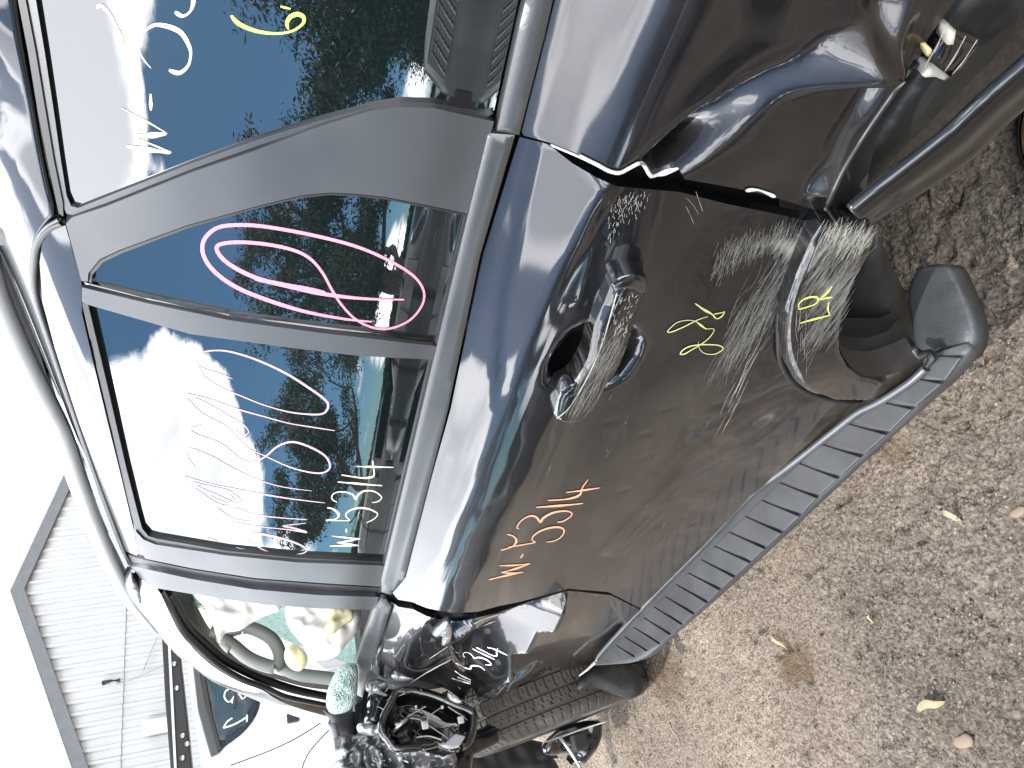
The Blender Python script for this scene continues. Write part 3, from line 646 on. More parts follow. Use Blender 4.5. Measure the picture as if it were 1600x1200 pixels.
vehicle('parked_van', (-.35, -4.2), 7, 4.7, 1.8, 1.72, M['grey_paint'], 'grey van with wire mesh in its rear window, mirrored in the rear side glass', 'van', 'van', cage=True)
vehicle('parked_car', (-6.6, -5.6), 172, 4.6, 1.8, 1.40, M['black_paint'], 'black low sedan mirrored low in the rear door window', 'car', 'sedan')
vehicle('parked_car', (-11.8, -5.6), 178, 4.7, 1.85, 1.45, M['grey_paint'], 'grey hatchback mirrored at the front end of the rear door window', 'car', 'suv')
vehicle('parked_car', (-9.0, -11.5), 95, 4.6, 1.85, 1.5, M['blue_paint'], 'dark blue car mirrored behind the sedan in the rear door window', 'car', 'suv')
# ================================================================= trees mirrored in the windows
def tree(name, base, H, R, seed, label, lean=(0, 0), nleaf=30000, mat=None, first=.25, droop=.5, leaf=.07, trunk=.30):
    r = random.Random(seed); root = empty(name, base, label=label, cat='tree', group='gum trees across the yard'); tips = []; V = []; F = []
    def limb(p, d, L, rad, lev):
        pts = [p]; n = 7; rr = [rad]
        for i in range(n):
            d = (d+Vector((r.uniform(-1, 1), r.uniform(-1, 1), r.uniform(-.5, .7)))*(.16+.08*lev)).normalized(); p = p+d*L/n; pts.append(p); rr.append(rad*(1-.55*(i+1)/n))
            if lev >= 2: tips.append(p)
        b = len(V); seg = 7 if lev < 2 else 4
        for q, ra in zip(pts, rr):
            a = d.orthogonal().normalized(); c = d.cross(a)
            for k in range(seg): V.append(q+ra*(math.cos(6.283*k/seg)*a+math.sin(6.283*k/seg)*c))
        for i in range(n):
            for k in range(seg): F.append((b+i*seg+k, b+i*seg+(k+1) % seg, b+(i+1)*seg+(k+1) % seg, b+(i+1)*seg+k))
        if lev < 4:
            for i in range(3 if lev else 7):
                j = r.randint(2 if lev else 2, n); q = pts[j]; ang = r.uniform(0, 6.283); up = r.uniform(.05, .9) if lev < 2 else r.uniform(-.5, .6)
                nd = (d*.45+Vector((math.cos(ang), math.sin(ang), up))).normalized(); limb(q, nd, L*r.uniform(.5, .78), rr[j]*.62, lev+1)
    limb(Vector((0, 0, 0)), Vector((lean[0], lean[1], 1)).normalized(), H*.52, trunk, 0)
    mesh('trunk', [np.array(v)+np.array(base) for v in V], F, M['bark'], root)
    T = np.array([tuple(t) for t in tips]); 
    sc_ = H/T[:, 2].max(); T = T*sc_; tr_ = root.children[0].data
    for v in tr_.vertices: v.co = v.co*sc_
    T = T[(T[:, 2] > H*first)]
    g = np.random.default_rng(seed); idx = g.integers(0, len(T), nleaf); c = T[idx]+g.normal(0, 1, (nleaf, 3))*np.array([.15, .15, .12])*R/5
    c[:, 2] -= droop*np.abs(g.normal(0, .25, nleaf)); c[:, :2] *= 1.
    a = g.normal(0, 1, (nleaf, 3)); a[:, 2] -= 1.1; a /= np.linalg.norm(a, axis=1)[:, None]; b = np.cross(a, g.normal(0, 1, (nleaf, 3))); b /= np.linalg.norm(b, axis=1)[:, None]
    s = g.uniform(.6, 1.4, (nleaf, 1))*leaf; LV = np.stack([c-a*s*1.1, c+b*s*.35, c+a*s*1.1, c-b*s*.35], 1).reshape(-1, 3)+np.array(base)
    LF = np.arange(nleaf*4).reshape(-1, 4); mesh('crown', LV, LF, mat or M['foliage'], root, False)
    return root
def dirp(az, dist): a = math.radians(az); return (-.6-math.sin(a)*dist, -math.cos(a)*dist, 0)
tree('eucalyptus_tree', dirp(46, 14.), 7.6, 5, 5, 'large spreading gum tree mirrored in the rear windows above the parked cars', nleaf=34000, first=.40, leaf=.055, trunk=.34)
tree('eucalyptus_tree', dirp(26, 12.), 8.2, 6, 8, 'dense dark gum tree mirrored in the rearmost side glass', nleaf=60000, mat=M['foliage2'], first=.2, leaf=.06)
tree('eucalyptus_tree', dirp(8, 13.), 8, 5, 9, 'gum tree at the right of the mirrored row, partly behind the grey van', nleaf=30000, mat=M['foliage2'], leaf=.11)
tree('eucalyptus_tree', dirp(62, 19.), 7.6, 4, 12, 'slender far gum tree mirrored in the middle of the rear door window', nleaf=20000, first=.45, leaf=.065)
def hedge():
    n = 26000; g = np.random.default_rng(3); a = np.radians(g.uniform(-25, 97, n)); d = g.uniform(30, 34, n)*(1+.5*np.sin(a)**2); h = (1.6+2.2*vnoise(a*6, a*0, 2, 4))*np.sqrt(g.random(n))
    c = np.stack([-np.sin(a)*d, -np.cos(a)*d, h], 1); u = g.normal(0, 1, (n, 3)); u /= np.linalg.norm(u, axis=1)[:, None]; v = np.cross(u, g.normal(0, 1, (n, 3))); v /= np.linalg.norm(v, axis=1)[:, None]; s = g.uniform(.12, .34, (n, 1))
    tag(mesh('bushes', np.stack([c-u*s, c+v*s, c+u*s, c-v*s], 1).reshape(-1, 3), np.arange(4*n).reshape(-1, 4), M['foliage2'], None, False), 'far dark bushes along the yard edge, mirrored at the window bottoms', 'bushes', kind='stuff')
hedge()
# ================================================================= the white vehicle ahead
def white_vehicle():
    root = empty('white_vehicle', (-6, 1.2, 0), label='white vehicle with dark roof rack and the number 18 chalked on its window', cat='van')
    X = -5.6; at = lambda Pp, dx=0: on_x(Pp, X+dx)
    body = [(289, 1008), (300, 1100), (316, 1200), (345, 1330), (560, 1420), (900, 1380), (850, 1100), (560, 1080), (430, 980), (330, 930), (292, 960)]
    slab('body', at(body), (-3.2, -.1, 0), M['white_paint'], root, .05, True)
    gl = [(306, 1034), (340, 1054), (375, 1072), (402, 1086), (406, 1098), (400, 1118), (388, 1136), (374, 1150), (352, 1166), (331, 1180), (318, 1120)]
    lump('window', gl, lambda q: at(q, .012), P('blue_grey_window', (.02, .035, .055), .06, spec=.7), root, h=.004, w=.02, step=.05, curve=2, back=.02)
    slab('window_frame', at([(300, 1030), (311, 1036), (322, 1100), (343, 1175), (329, 1182), (309, 1110)], .04), (-.04, 0, 0), M['satin'], root, .008)
    slab('window_frame', at([(312, 1040), (318, 1044), (330, 1110), (346, 1168), (341, 1172), (322, 1110)], .055), (-.04, 0, 0), M['rubber'], root, .004)
    slab('window_divider', at([(367, 1068), (372, 1070), (368, 1106), (364, 1106)], .03), (-.03, 0, 0), M['rubber'], root)
    def chalk(px, w):
        tube('chalk_number', at(catmull(px, 5), .022), w, M['white_chalk'], root, 6)
    chalk([(387, 1116), (382, 1130)], .004) if False else None
    chalk([(386, 1117), (386, 1128)], .006); chalk([(385, 1121), (368, 1131), (349, 1138)], .006); chalk([(349, 1138), (355, 1128), (363, 1122)], .006)
    chalk([(371, 1082), (362, 1076), (353, 1080), (351, 1090), (358, 1097), (365, 1090), (371, 1080), (379, 1076), (385, 1083), (380, 1092), (372, 1084), (364, 1092), (363, 1099)], .006)
    # roof rack bar
    bar = slab('roof_rack', at([(252, 985), (277, 985), (283, 1040), (292, 1120), (302, 1220), (308, 1330), (275, 1330), (266, 1200), (258, 1100)], .12), (-.12, 0, 0), M['int_dark'], root, .01)
    for px in ((272, 1038), (276, 1076), (285, 1150), (292, 1163), (285, 1185)):
        c = at([px], .12)[0]; tube('bolt', [c-[.01, 0, 0], c+[.012, 0, 0]], .016, M['alloy'], bar, 8)
    slab('rack_strip', at([(262, 1000), (266, 1000), (276, 1200), (272, 1200)], .13), (-.01, 0, 0), M['alloy'], bar)
    for px in ([(540, 1095), (500, 1130), (440, 1165), (360, 1196)], [(535, 1120), (480, 1180), (465, 1240)]):
        tube('panel_gap', at(catmull(px, 6), .001), .004, M['rubber'], root, 5)
    c = at([(455, 1122)], .02)[0]; box('wiper_pivot', c-[.02, .03, .05], c+[.02, .03, .03], M['rubber'], root, .01)
    for y in (-.3, 1.9):
        make_wheel('wheel', .34, .23, root, (-6.8, y, .34))
white_vehicle()
# ================================================================= the damaged car
# ---- dents first: tilt patches, creases, cups, all in the (x, z) raster
def pxz(px, surf=S0): return hit(px, surf)[:, [0, 2]]
def pdisp_mask(poly, fall, out=False):
    q = np.stack([GXX.ravel(), GZZ.ravel()], 1); lo = poly.min(0)-fall*2; hi = poly.max(0)+fall*2
    sel = ((q > lo) & (q < hi)).all(1); m = np.zeros(len(q)); qs = q[sel]; d = pdist(poly, qs); ins = inside(poly, qs); sd = np.where(ins, d, -d)
    m[sel] = sstep(sd, -fall, fall); return m.reshape(GXX.shape)
def tilt(px, sx, sz, fall, off=0.):
    """inside the outline the skin leans: y rises by sx per metre of x and sz per metre of z about the outline's middle"""
    global DISP
    poly = pxz(px); c = (poly.min(0)+poly.max(0))/2; m = pdisp_mask(poly, fall); DISP += m*((GXX-c[0])*sx+(GZZ-c[1])*sz+off)
def cup(px, depth, fall, asx=0, asz=0):
    global DISP
    poly = pxz(px); c = poly.mean(0); m = pdisp_mask(poly, fall); r = (poly.max(0)-poly.min(0))/2
    DISP += depth*m*np.clip(1.15-((GXX-c[0])/r[0]/1.3)**2-((GZZ-c[1])/r[1]/1.3)**2, .25, 1.2)
def gauss(px, depth, sx, sz, rot=0):
    global DISP
    c = pxz([px])[0]; X = GXX-c[0]; Z = GZZ-c[1]; cr, sr = math.cos(rot), math.sin(rot); u = X*cr+Z*sr; v = -X*sr+Z*cr
    DISP += depth*np.exp(-.5*((u/sx)**2+(v/sz)**2))
def crease(px, depth, width, sharp=1.):
    """a ridge (depth<0 stands out) along a line"""
    global DISP
    L_ = pxz(catmull(px, 4)); q = np.stack([GXX.ravel(), GZZ.ravel()], 1); lo = L_.min(0)-width*3; hi = L_.max(0)+width*3; sel = ((q > lo) & (q < hi)).all(1)
    d = pdist(L_, q[sel], False); m = np.zeros(len(q)); m[sel] = depth*np.exp(-(d/width)**sharp)*(1-sstep(d, width*2, width*3)); DISP += m.reshape(GXX.shape)
# quarter panel: the bluish ledge between two creases, the flat above it caved in
tilt([(1020, 262), (1100, 190), (1200, 112), (1290, 62), (1350, 48), (1385, 88), (1340, 106), (1230, 152), (1130, 222), (1048, 270)], 0, .80, .013)
tilt([(962, 262), (1010, 110), (1060, -60), (1200, -60), (1190, 70), (1090, 165), (1010, 240)], 0, -.13, .035, .002)
tilt([(1362, -10), (1365, 30), (1380, 88), (1395, 70), (1420, 20), (1432, -20)], .35, .7, .009)
tilt([(1300, 300), (1330, 240), (1385, 120), (1370, 118), (1300, 220), (1265, 300)], .25, .55, .006)
gauss((1150, 270), .008, .07, .06); crease([(960, 262), (1010, 150), (1080, 20), (1110, -60)], -.0015, .03, 2)
crease([(1050, 275), (1110, 262), (1180, 225)], -.003, .006, 1.5)
gauss((1115, 195), -.006, .018, .012)
# rear door: bright upper facet by the corner, wavy shoulder, handle cup, big shallow dents
def flat(px, slope, z0, y0, fall, sx=0):
    """a facet: inside the outline the skin is pulled to a flat plane"""
    global DISP
    poly = pxz(px); m = pdisp_mask(poly, fall); DISP += m*(y0+slope*(GZZ-z0)+sx*(GXX-poly[:, 0].mean())-S0(GXX, GZZ)-DISP)
if False: tilt([(955, 284), (905, 375), (862, 440), (835, 470), (800, 500), (800, 380), (822, 300), (850, 228), (905, 255)], 0, .38, .012)


crease([(925, 380), (912, 430), (903, 475)], -.0018, .006, 1.6)
cup([(856, 603), (862, 575), (878, 545), (895, 522), (925, 508), (965, 506), (992, 518), (1000, 536), (992, 560), (972, 590), (946, 606), (910, 612), (878, 613)], .030, .006)
gauss((1050, 760), .016, .28, .07, .1); gauss((1185, 660), .018, .09, .035, -.5); gauss((1100, 560), -.006, .10, .05); gauss((1000, 850), -.008, .2, .05, .3)
crease([(960, 862), (1060, 770), (1180, 690), (1240, 640)], -.007, .022, 2); crease([(1130, 640), (1180, 655), (1230, 620)], .004, .010, 1.5)
for (a, b_), d_ in zip([(1010, 720), (975, 770), (905, 590), (1120, 700), (1085, 820), (955, 660), (1045, 640), (1075, 790), (1010, 680)], [.0012]*9): gauss((a, b_), d_, .006, .009)
# B-post edge: the front door is pushed in behind the rear door
tilt([(613, 945), (667, 958), (712, 966), (780, 952), (888, 924), (960, 940), (985, 1000), (900, 1110), (600, 1110), (590, 960)], 0, 0, .004, .012)
tilt([(719, 1037), (712, 1018), (755, 990), (766, 982), (825, 952), (884, 927), (866, 955), (842, 969), (825, 994), (800, 1008), (797, 1028), (781, 1041), (740, 1072)], .10, 1.0, .009)
crease([(888, 926), (850, 975), (810, 1020), (745, 1080)], -.008, .010, 1.5); 
cup([(676, 985), (690, 973), (712, 968), (735, 978), (738, 995), (715, 1008), (690, 1005)], .035, .006)
tilt([(740, 1130), (775, 1075), (840, 1040), (900, 1060), (820, 1100)], 0, -.25, .02, .012)
crease([(775, 1060), (800, 1085), (845, 1040)], .008, .008, 1.2)
# general panel waviness of a hit side
wv = (vnoise(GXX*5+3, GZZ*9, 21, 2)-.5)*.0038*sstep(GZZ, .45, .6)*(1-sstep(GZZ, 1.05, 1.10))+(vnoise(GXX*5+3, GZZ*34+GXX*5, 22, 2)-.5)*.0011*sstep(GZZ, .85, .95)*(1-sstep(GZZ, 1.06, 1.10))*sstep(-GXX, .40, .6)
DISP += wv
flat([(845, 222), (958, 286), (930, 335), (905, 385), (875, 440), (845, 500), (800, 610), (775, 640), (785, 480), (815, 340)], .98, .985, .016, .007, -.01)
k_ = np.array([1, 4, 6, 4, 1])/16.
def _blur(G, it=2):
    for _ in range(it):
        G = sum(k_[i+2]*np.roll(G, i, 0) for i in range(-2, 3)); G = sum(k_[i+2]*np.roll(G, i, 1) for i in range(-2, 3))
    return G
DGRID[0] = _blur(DISP, 3)
car = empty('damaged_suv', (-1.3, 0, 0), label='dark grey damaged suv filling the view, its dented side covered in chalk numbers', cat='car')
# ---- vertex attributes
def f_dirt(x, z):
    return (1-sstep(z, .50, .95))*.56*sstep(-x, .55, .95)+.28*(1-sstep(z, .35, .55))+.05
SC = [pxz(c) for c in ([(1130, 400), (1200, 365), (1290, 350), (1285, 375), (1235, 445), (1180, 385)], [(1270, 345), (1240, 430), (1190, 520), (1165, 585), (1150, 575), (1190, 470), (1235, 395)])]
def f_scuff(x, z):
    q = np.stack([x, z], 1); m = np.zeros(len(x))
    for pg in SC: d = pdist(pg, q); m = np.maximum(m, np.where(inside(pg, q), sstep(d, 0, .03)*.75+.08, 0))
    return m
AT = {'dirt': f_dirt, 'scuff': f_scuff}
AT0 = {'dirt': lambda x, z: 0*x+.02, 'scuff': lambda x, z: 0*x}
# ---- shell behind the skins, blackened as shade in the gaps, rear end blocks light
shell = [(-2.55, .36), (-.62, .36), (-.60, .52), (-.50, .66), (-.34, .76), (1.0, .76), (.95, 1.50), (-1.70, 1.62), (-1.66, 1.13), (-2.55, 1.08)]
def flat_shell():
    V2, F, n = tri_fill(np.array(densify(shell, .05)), .05); y = S0(V2[:, 0], V2[:, 1])+.055
    mesh('dark_gap_underlay', np.stack([V2[:, 0], y, V2[:, 1]], 1), [tuple(f) for f in F], M['void'], car)
flat_shell()
slab('rear_bumper_blocker', [(.32, .02, .30), (1.02, .08, .34), (1.02, .08, .78), (.32, .02, .74)], (0, 1.45, 0), M['satin'], car, .04)  # unseen rear end, added to block light under the car
# ---- rear door
belt_r = [(805, 211), (750, 400), (700, 640), (632, 905), (613, 929)]
rd = on_surface('rear_door', [(812, 214), (856, 225), (894, 255), (931, 277), (963, 291), (995, 294), (1062, 300), (1137, 319), (1212, 334), (1261, 345), (1284, 349),
    (1275, 372), (1252, 430), (1234, 480), (1231, 525), (1234, 564), (1248, 585), (1266, 600), (1300, 612), (1345, 613), (1372, 610), (1425, 590), (1378, 626), (1342, 644), (1300, 677), (1230, 732), (1170, 777), (1100, 852), (1020, 932), (1000, 950), (950, 925), (888, 920), (814, 940), (780, 947), (746, 956), (712, 958), (690, 955), (667, 950), (645, 941), (622, 937), (612, 924), (634, 890), (704, 640), (754, 400)], M['paint'], car, 0, .0075, .016, attrs=AT)
rd['label'] = 'dented dark grey rear door with scuffs and orange chalk number'
on_surface('belt_moulding', [(763, 208), (716, 400), (659, 640), (596, 905), (596, 925), (612, 929), (632, 905), (700, 640), (750, 400), (805, 211)], M['moulding'], rd, -.004, .012, .012, pillow=(.005, .012, 0))
on_surface('belt_seal', [(759, 208), (712, 400), (655, 640), (592, 905), (597, 906), (660, 640), (718, 400), (765, 208)], M['rubber'], rd, -.001, .02, .01)
# ---- rear door glass and frame
on_surface('rear_door_glass', [(137, 476), (167, 600), (197, 731), (216, 805), (222, 826), (232, 838), (246, 842), (355, 861), (467, 872), (602, 878), (640, 720), (677, 562), (560, 556), (450, 543), (370, 532), (297, 522)], M['glass'], rd, .010, .014, .004, surf=S0)
on_surface('quarter_glass', [(139, 441), (139, 427), (157, 406), (187, 392), (292, 353), (406, 322), (472, 306), (516, 302), (559, 304), (603, 309), (669, 322), (731, 335), (686, 533), (500, 508), (362, 493), (231, 467)], M['glass'], rd, .006, .014, .004, surf=S0)
on_surface('division_bar', [(128, 449), (231, 474), (362, 501), (500, 520), (682, 541), (677, 562), (560, 556), (450, 543), (297, 522), (137, 476), (128, 471)], M['satin'], rd, -.004, .02, .014, surf=S0)
on_surface('division_seal', [(130, 440), (231, 466), (362, 492), (500, 510), (686, 532), (683, 541), (500, 521), (362, 502), (231, 475), (128, 450)], M['gloss_black'], rd, .002, .02, .008, surf=S0, pillow=(.004, .006, 0))
on_surface('window_seal', [(129, 470), (137, 474), (167, 600), (197, 731), (216, 805), (222, 826), (232, 838), (246, 842), (355, 861), (467, 872), (602, 878), (602, 883), (467, 878), (355, 867), (243, 850), (224, 842), (212, 828), (205, 805), (188, 731), (158, 600)], M['rubber'], rd, .001, .02, .012, surf=S0)
on_surface('pillar_cover', [(212, 830), (224, 843), (243, 851), (355, 868), (467, 879), (601, 884), (596, 905), (599, 917), (500, 911), (396, 903), (300, 888), (227, 873), (214, 850)], M['satin'], rd, -.003, .02, .014, surf=S0)
on_surface('frame_strip', [(102, 352), (78, 362), (66, 380), (62, 410), (66, 470), (86, 545), (120, 650), (163, 772), (198, 862), (214, 868), (212, 850), (208, 825), (188, 740), (156, 610), (128, 490), (127, 440)], M['paint'], rd, -.001, .015, .014, surf=S0, attrs=AT0)
on_surface('d_pillar_cover', [(103, 350), (127, 439), (137, 440), (138, 427), (156, 405), (186, 391), (292, 352), (406, 321), (472, 305), (516, 301), (559, 303), (603, 308), (669, 321), (731, 334), (772, 190), (678, 169), (627, 167), (575, 174), (500, 197), (400, 235), (300, 269), (167, 322), (112, 340)], M['satin'], rd, -.003, .02, .014, surf=S0)
on_surface('window_bead', [(139, 441), (139, 427), (157, 406), (187, 392), (292, 353), (406, 322), (472, 306), (516, 302), (559, 304), (603, 309), (669, 322), (730, 335), (729, 337.5), (669, 325), (603, 312), (559, 307), (516, 305), (472, 309), (406, 325), (293, 357), (190, 396), (161, 410), (144, 430), (143, 442)], M['rubber'], rd, .0, .02, .01, surf=S0)
# ---- handle
grip_px = [(960, 436), (985, 430), (1008, 436), (1014, 447), (1004, 470), (990, 505), (969, 563), (941, 610), (923, 638), (906, 652), (888, 656), (870, 653), (865, 640), (874, 610), (895, 598), (918, 560), (928, 510), (945, 470)]
grip = on_surface('door_handle', grip_px, paint_mat('scuffed_handle_paint', (.014, .014, .016), (28, 8, 90)), rd, -.018, .006, .03, curve=3, surf=S0, attrs={'dirt': lambda x, z: 0*x+.05, 'scuff': lambda x, z: .34*np.exp(-((x+.60)/.06)**2)}, pillow=(.010, .011, .0003))
on_surface('handle_cap', [(957, 446), (962, 436), (985, 429), (1008, 434), (1014, 446), (1008, 460), (985, 452), (968, 452)], M['gloss_black'], grip, -.0265, .006, .03, curve=3, surf=S0, pillow=(.003, .005, 0))
on_surface('key_cover', [(876, 612), (894, 600), (905, 604), (896, 630), (876, 652), (866, 645)], M['gloss_black'], grip, -.0225, .006, .02, curve=3, surf=S0, pillow=(.004, .006, 0))
# ---- arch moulding
def sc_arch(x, z): return .72*(1.0-.75*sstep(-x, .42, .62))*np.clip(.55+1.1*(vnoise(x*16, z*16, 4, 3)-.42), .15, 1.1)
arch = on_surface('arch_moulding', [(1285, 347), (1267, 375), (1243, 429), (1225, 480), (1222, 525), (1225, 564), (1240, 591), (1261, 609), (1300, 621), (1345, 622), (1372, 619), (1425, 596), (1450, 573), (1440, 566), (1420, 575), (1380, 588), (1345, 584), (1325, 568), (1313, 543), (1312, 510), (1318, 477), (1333, 435), (1348, 405), (1369, 361)], M['arch'], rd, -.020, .007, .028, surf=S0, pillow=(.010, .012, .0008), attrs={'dirt': lambda x, z: .75*sstep(-x, .55, .7), 'scuff': sc_arch})
arch['label'] = 'heavily scuffed wheel arch moulding with yellow letters'
tube('arch_gap_shadow', hit(catmull([(1281, 349), (1262, 376), (1239, 430), (1220, 480), (1217, 525), (1220, 565), (1236, 594), (1258, 612), (1299, 625), (1345, 626)], 4), S0, -.002), .0045, M['rubber'], arch, 6)  # dark tube standing in for the shadow along the moulding edge
def strip(name, px, y0, y1, mat, parent, off=-.018, n=4, surf=S0, dz=0):
    a = hit(catmull(px, 4), surf, off); V = []; F = []
    for p in a:
        for k in range(n+1): V.append((p[0], p[1]+y0+(y1-y0)*k/n, p[2]+dz*k/n))
    for i in range(len(a)-1):
        for k in range(n): F.append((i*(n+1)+k, i*(n+1)+k+1, (i+1)*(n+1)+k+1, (i+1)*(n+1)+k))
    return mesh(name, V, F, mat, parent)
strip('arch_lip', [(1369, 361), (1348, 405), (1333, 435), (1318, 477), (1312, 510), (1313, 543), (1325, 568), (1345, 584), (1380, 588), (1420, 575), (1440, 566)], 0, .05, P('matt_arch_lip', (.035, .03, .026), .5, var=.3), arch, -.028)
strip('wheel_arch_liner', [(1450, 40), (1390, 250), (1360, 380), (1345, 410), (1330, 440), (1316, 480), (1312, 510), (1314, 545), (1330, 572), (1350, 580), (1385, 584), (1425, 572), (1446, 562)], .03, .42, P('dusty_black_liner', (.022, .021, .020), .55, bump=.25, bscale=60, var=.3), car, -.018, 10, dz=.02)
lump('arch_closing_panel', [(1345, 405), (1372, 366), (1395, 418), (1417, 462), (1427, 505), (1446, 552), (1438, 572), (1385, 588), (1330, 575), (1314, 540), (1314, 500), (1330, 440)], lambda q: on_y(q, .10), P('dusty_liner_panel', (.020, .0195, .019), .55, bump=.3, bscale=50, var=.35), car, h=.02, w=.08, noise=.012, nscale=12, step=.01, curve=0)
# ---- quarter panel
qp = on_surface('quarter_panel', [(867, -260), (867, 0), (852, 60), (815, 206), (819, 212), (856, 222), (905, 243), (950, 265), (969, 269), (987, 259), (1004, 254), (1014, 266), (1019, 276), (1040, 268), (1062, 266), (1070, 280), (1110, 287), (1160, 296), (1212, 309), (1287, 332), (1292, 325), (1317, 267), (1347, 217), (1393, 150), (1433, 97), (1450, 60), (1493, 0), (1600, -190)], M['paint'], car, -.001, .0062, .014, attrs={'dirt': lambda x, z: .12+.15*(1-sstep(z, .6, .9)), 'scuff': lambda x, z: 0*x})
qp['label'] = 'crumpled rear quarter panel with deep creases'
def edge_wire(name, px, r, mat, parent, surf=None, off=-.001, kk=5): return tube(name, hit(catmull(px, kk), surf or S, off), r, mat, parent, 6)
edge_wire('folded_edge', [(905, 243), (935, 258), (952, 267), (968, 270), (985, 262), (1001, 254.5), (1009, 262), (1014, 271), (1019, 276)], .0022, M['bare'], qp, off=-.004)
edge_wire('bent_edge', [(860, 226), (905, 245), (948, 266)], .0014, M['alloy'], qp, off=-.002)
ribbon('torn_paint_edge', [(9, [(1019, 276), (1035, 271), (1060, 263)]), (6, [(1165, 298), (1185, 297), (1212, 308)])], M['bare'], qp, off=-.003)
on_surface('side_belt_moulding', [(824, -260), (822, 0), (812, 40), (776, 205), (811, 211), (850, 60), (864, 0), (864, -260)], M['moulding'], qp, -.004, .012, .012, pillow=(.005, .012, 0))
sg = on_surface('rear_side_glass', [(30, -260), (58, 0), (72, 83), (85, 167), (97, 250), (106, 306), (112, 320), (122, 323), (167, 305), (300, 253), (400, 217), (500, 186), (575, 167), (627, 161), (695, 167), (757, 177), (772, 172), (810, 0), (810, -260)], M['glass'], car, .006, .014, .004, surf=S0)
on_surface('glass_seal', [(10, -260), (40, 0), (56, 83), (70, 167), (84, 250), (97, 318), (104, 334), (113, 336), (167, 317), (300, 264), (400, 229), (500, 195), (575, 172), (627, 165), (678, 167), (760, 184), (772, 176), (757, 179), (695, 169), (627, 163), (575, 169), (500, 188), (400, 219), (300, 255), (167, 307), (122, 325), (111, 322), (104, 306), (95, 250), (83, 167), (70, 83), (56, 0), (28, -260)], M['satin'], sg, .001, .02, .012, surf=S0)
on_surface('glass_seal_lip', [(5, -260), (28, 0), (44, 83), (60, 180), (76, 260), (92, 334), (99, 338), (98, 318), (84, 250), (70, 167), (56, 83), (40, 0), (12, -260)], M['rubber'], sg, -.001, .02, .012, surf=S0)
# inner structure seen where the bumper side is torn away
inner = slab('exposed_inner_panel', on_y([(1286, 326), (1493, -10), (1600, -200), (1820, -200), (1640, 60), (1330, 335)], .055), (0, .02, 0), M['gloss_black'], car, .004)
lump('crumpled_inner', [(1300, 322), (1345, 240), (1420, 130), (1500, 0), (1560, -60), (1600, 30), (1480, 160), (1400, 240), (1330, 320)], lambda q: on_y(q, .045), P('black_torn_plastic', (.018, .019, .018), .45, spec=.7, bump=.4, bscale=60, var=.4), inner, h=.012, w=.04, noise=.03, nscale=14, step=.008)
br = lump('bumper_bracket', [(1478, 36), (1500, 48), (1530, 60), (1505, 100), (1480, 124), (1440, 118), (1452, 80)], lambda q: on_y(q, .0), M['gloss_black'], inner, h=.010, w=.02, noise=.006, nscale=40, step=.005, curve=0)
ribbon('bracket_highlight', [(3, [(1480, 37), (1465, 70), (1450, 96), (1441, 118)]), (2.5, [(1509, 56), (1492, 88), (1476, 112)]), (2, [(1527, 62), (1505, 96), (1488, 116)])], M['scratch'], inner, lambda x, z: 0*x-.014, 0)  # pale stripes drawn on as highlights of the bracket edges
lump('broken_clip', [(1441, 118), (1450, 108), (1465, 107), (1476, 115), (1484, 120), (1476, 126), (1462, 120), (1445, 121)], lambda q: on_y(q, -.014), M['scratch'], inner, h=.006, w=.01, noise=.01, nscale=90, step=.004, curve=0)
lump('yellow_clip', [(1449, 79), (1456, 77), (1455, 88), (1448, 88)], lambda q: on_y(q, -.014), P('yellowed_plastic', (.6, .5, .25), .5), inner, h=.004, w=.006, step=.003, curve=0)
lump('broken_clip', [(1485, 52), (1494, 48), (1489, 70), (1480, 70)], lambda q: on_y(q, -.016), M['scratch'], inner, h=.004, w=.006, step=.003, curve=0)
edge_wire('panel_gap', [(1290, 327), (1317, 267), (1347, 217), (1393, 150), (1433, 97)], .0035, M['rubber'], qp, off=-.001)
# bent lower flare
fl = []
def flare():
    Lp = catmull([(1322, 320), (1360, 288), (1400, 257), (1477, 195), (1530, 145), (1600, 83), (1760, -70)], 5); Rp = catmull([(1357, 342), (1402, 314), (1453, 284), (1517, 240), (1560, 195), (1610, 150), (1790, -10)], 5)
    n = 12; A = on_y(Lp, -.022); B = on_y(Rp, -.004); V = []; F = []
    for a, b_ in zip(A, B):
        for k in range(n+1):
            t = k/n; p = a*(1-t)+b_*t; V.append(p+np.array([0, -.013*math.sin(math.pi*min(1, t*1.05))**.6-.003*math.sin(t*9), 0]))
    for i in range(len(A)-1):
        for k in range(n): F.append((i*(n+1)+k, i*(n+1)+k+1, (i+1)*(n+1)+k+1, (i+1)*(n+1)+k))
    o = mesh('bent_flare', V, F, M['paint'], car, True, None, {'dirt': np.full(len(V), .12), 'scuff': np.full(len(V), .0)})
    o.data.flip_normals(); md = o.modifiers.new('thickness', 'SOLIDIFY'); md.thickness = .004; md.offset = -1; o['label'] = 'glossy bent strip hanging below the crumpled quarter'
    if False: tear = lump('torn_flare_edge', [(1455, 207), (1470, 203), (1488, 176), (1500, 172), (1486, 190), (1476, 202), (1466, 208)], lambda q: on_y(q, -.03), M['paint'], o, h=.003, w=.01, step=.004, curve=0)
flare()
rear_under = slab('underbody', [(-.60, .30, .24), (-2.4, .30, .24), (-2.4, 1.5, .24), (-.62, 1.5, .24)], (0, 0, .20), M['void'], car)
slab('underbody', [(1.3, .33, .17), (-.55, .33, .17), (-.62, 1.5, .17), (1.3, 1.5, .17)], (0, 0, .45), M['void'], car)  # set low and extended rearward to block light below
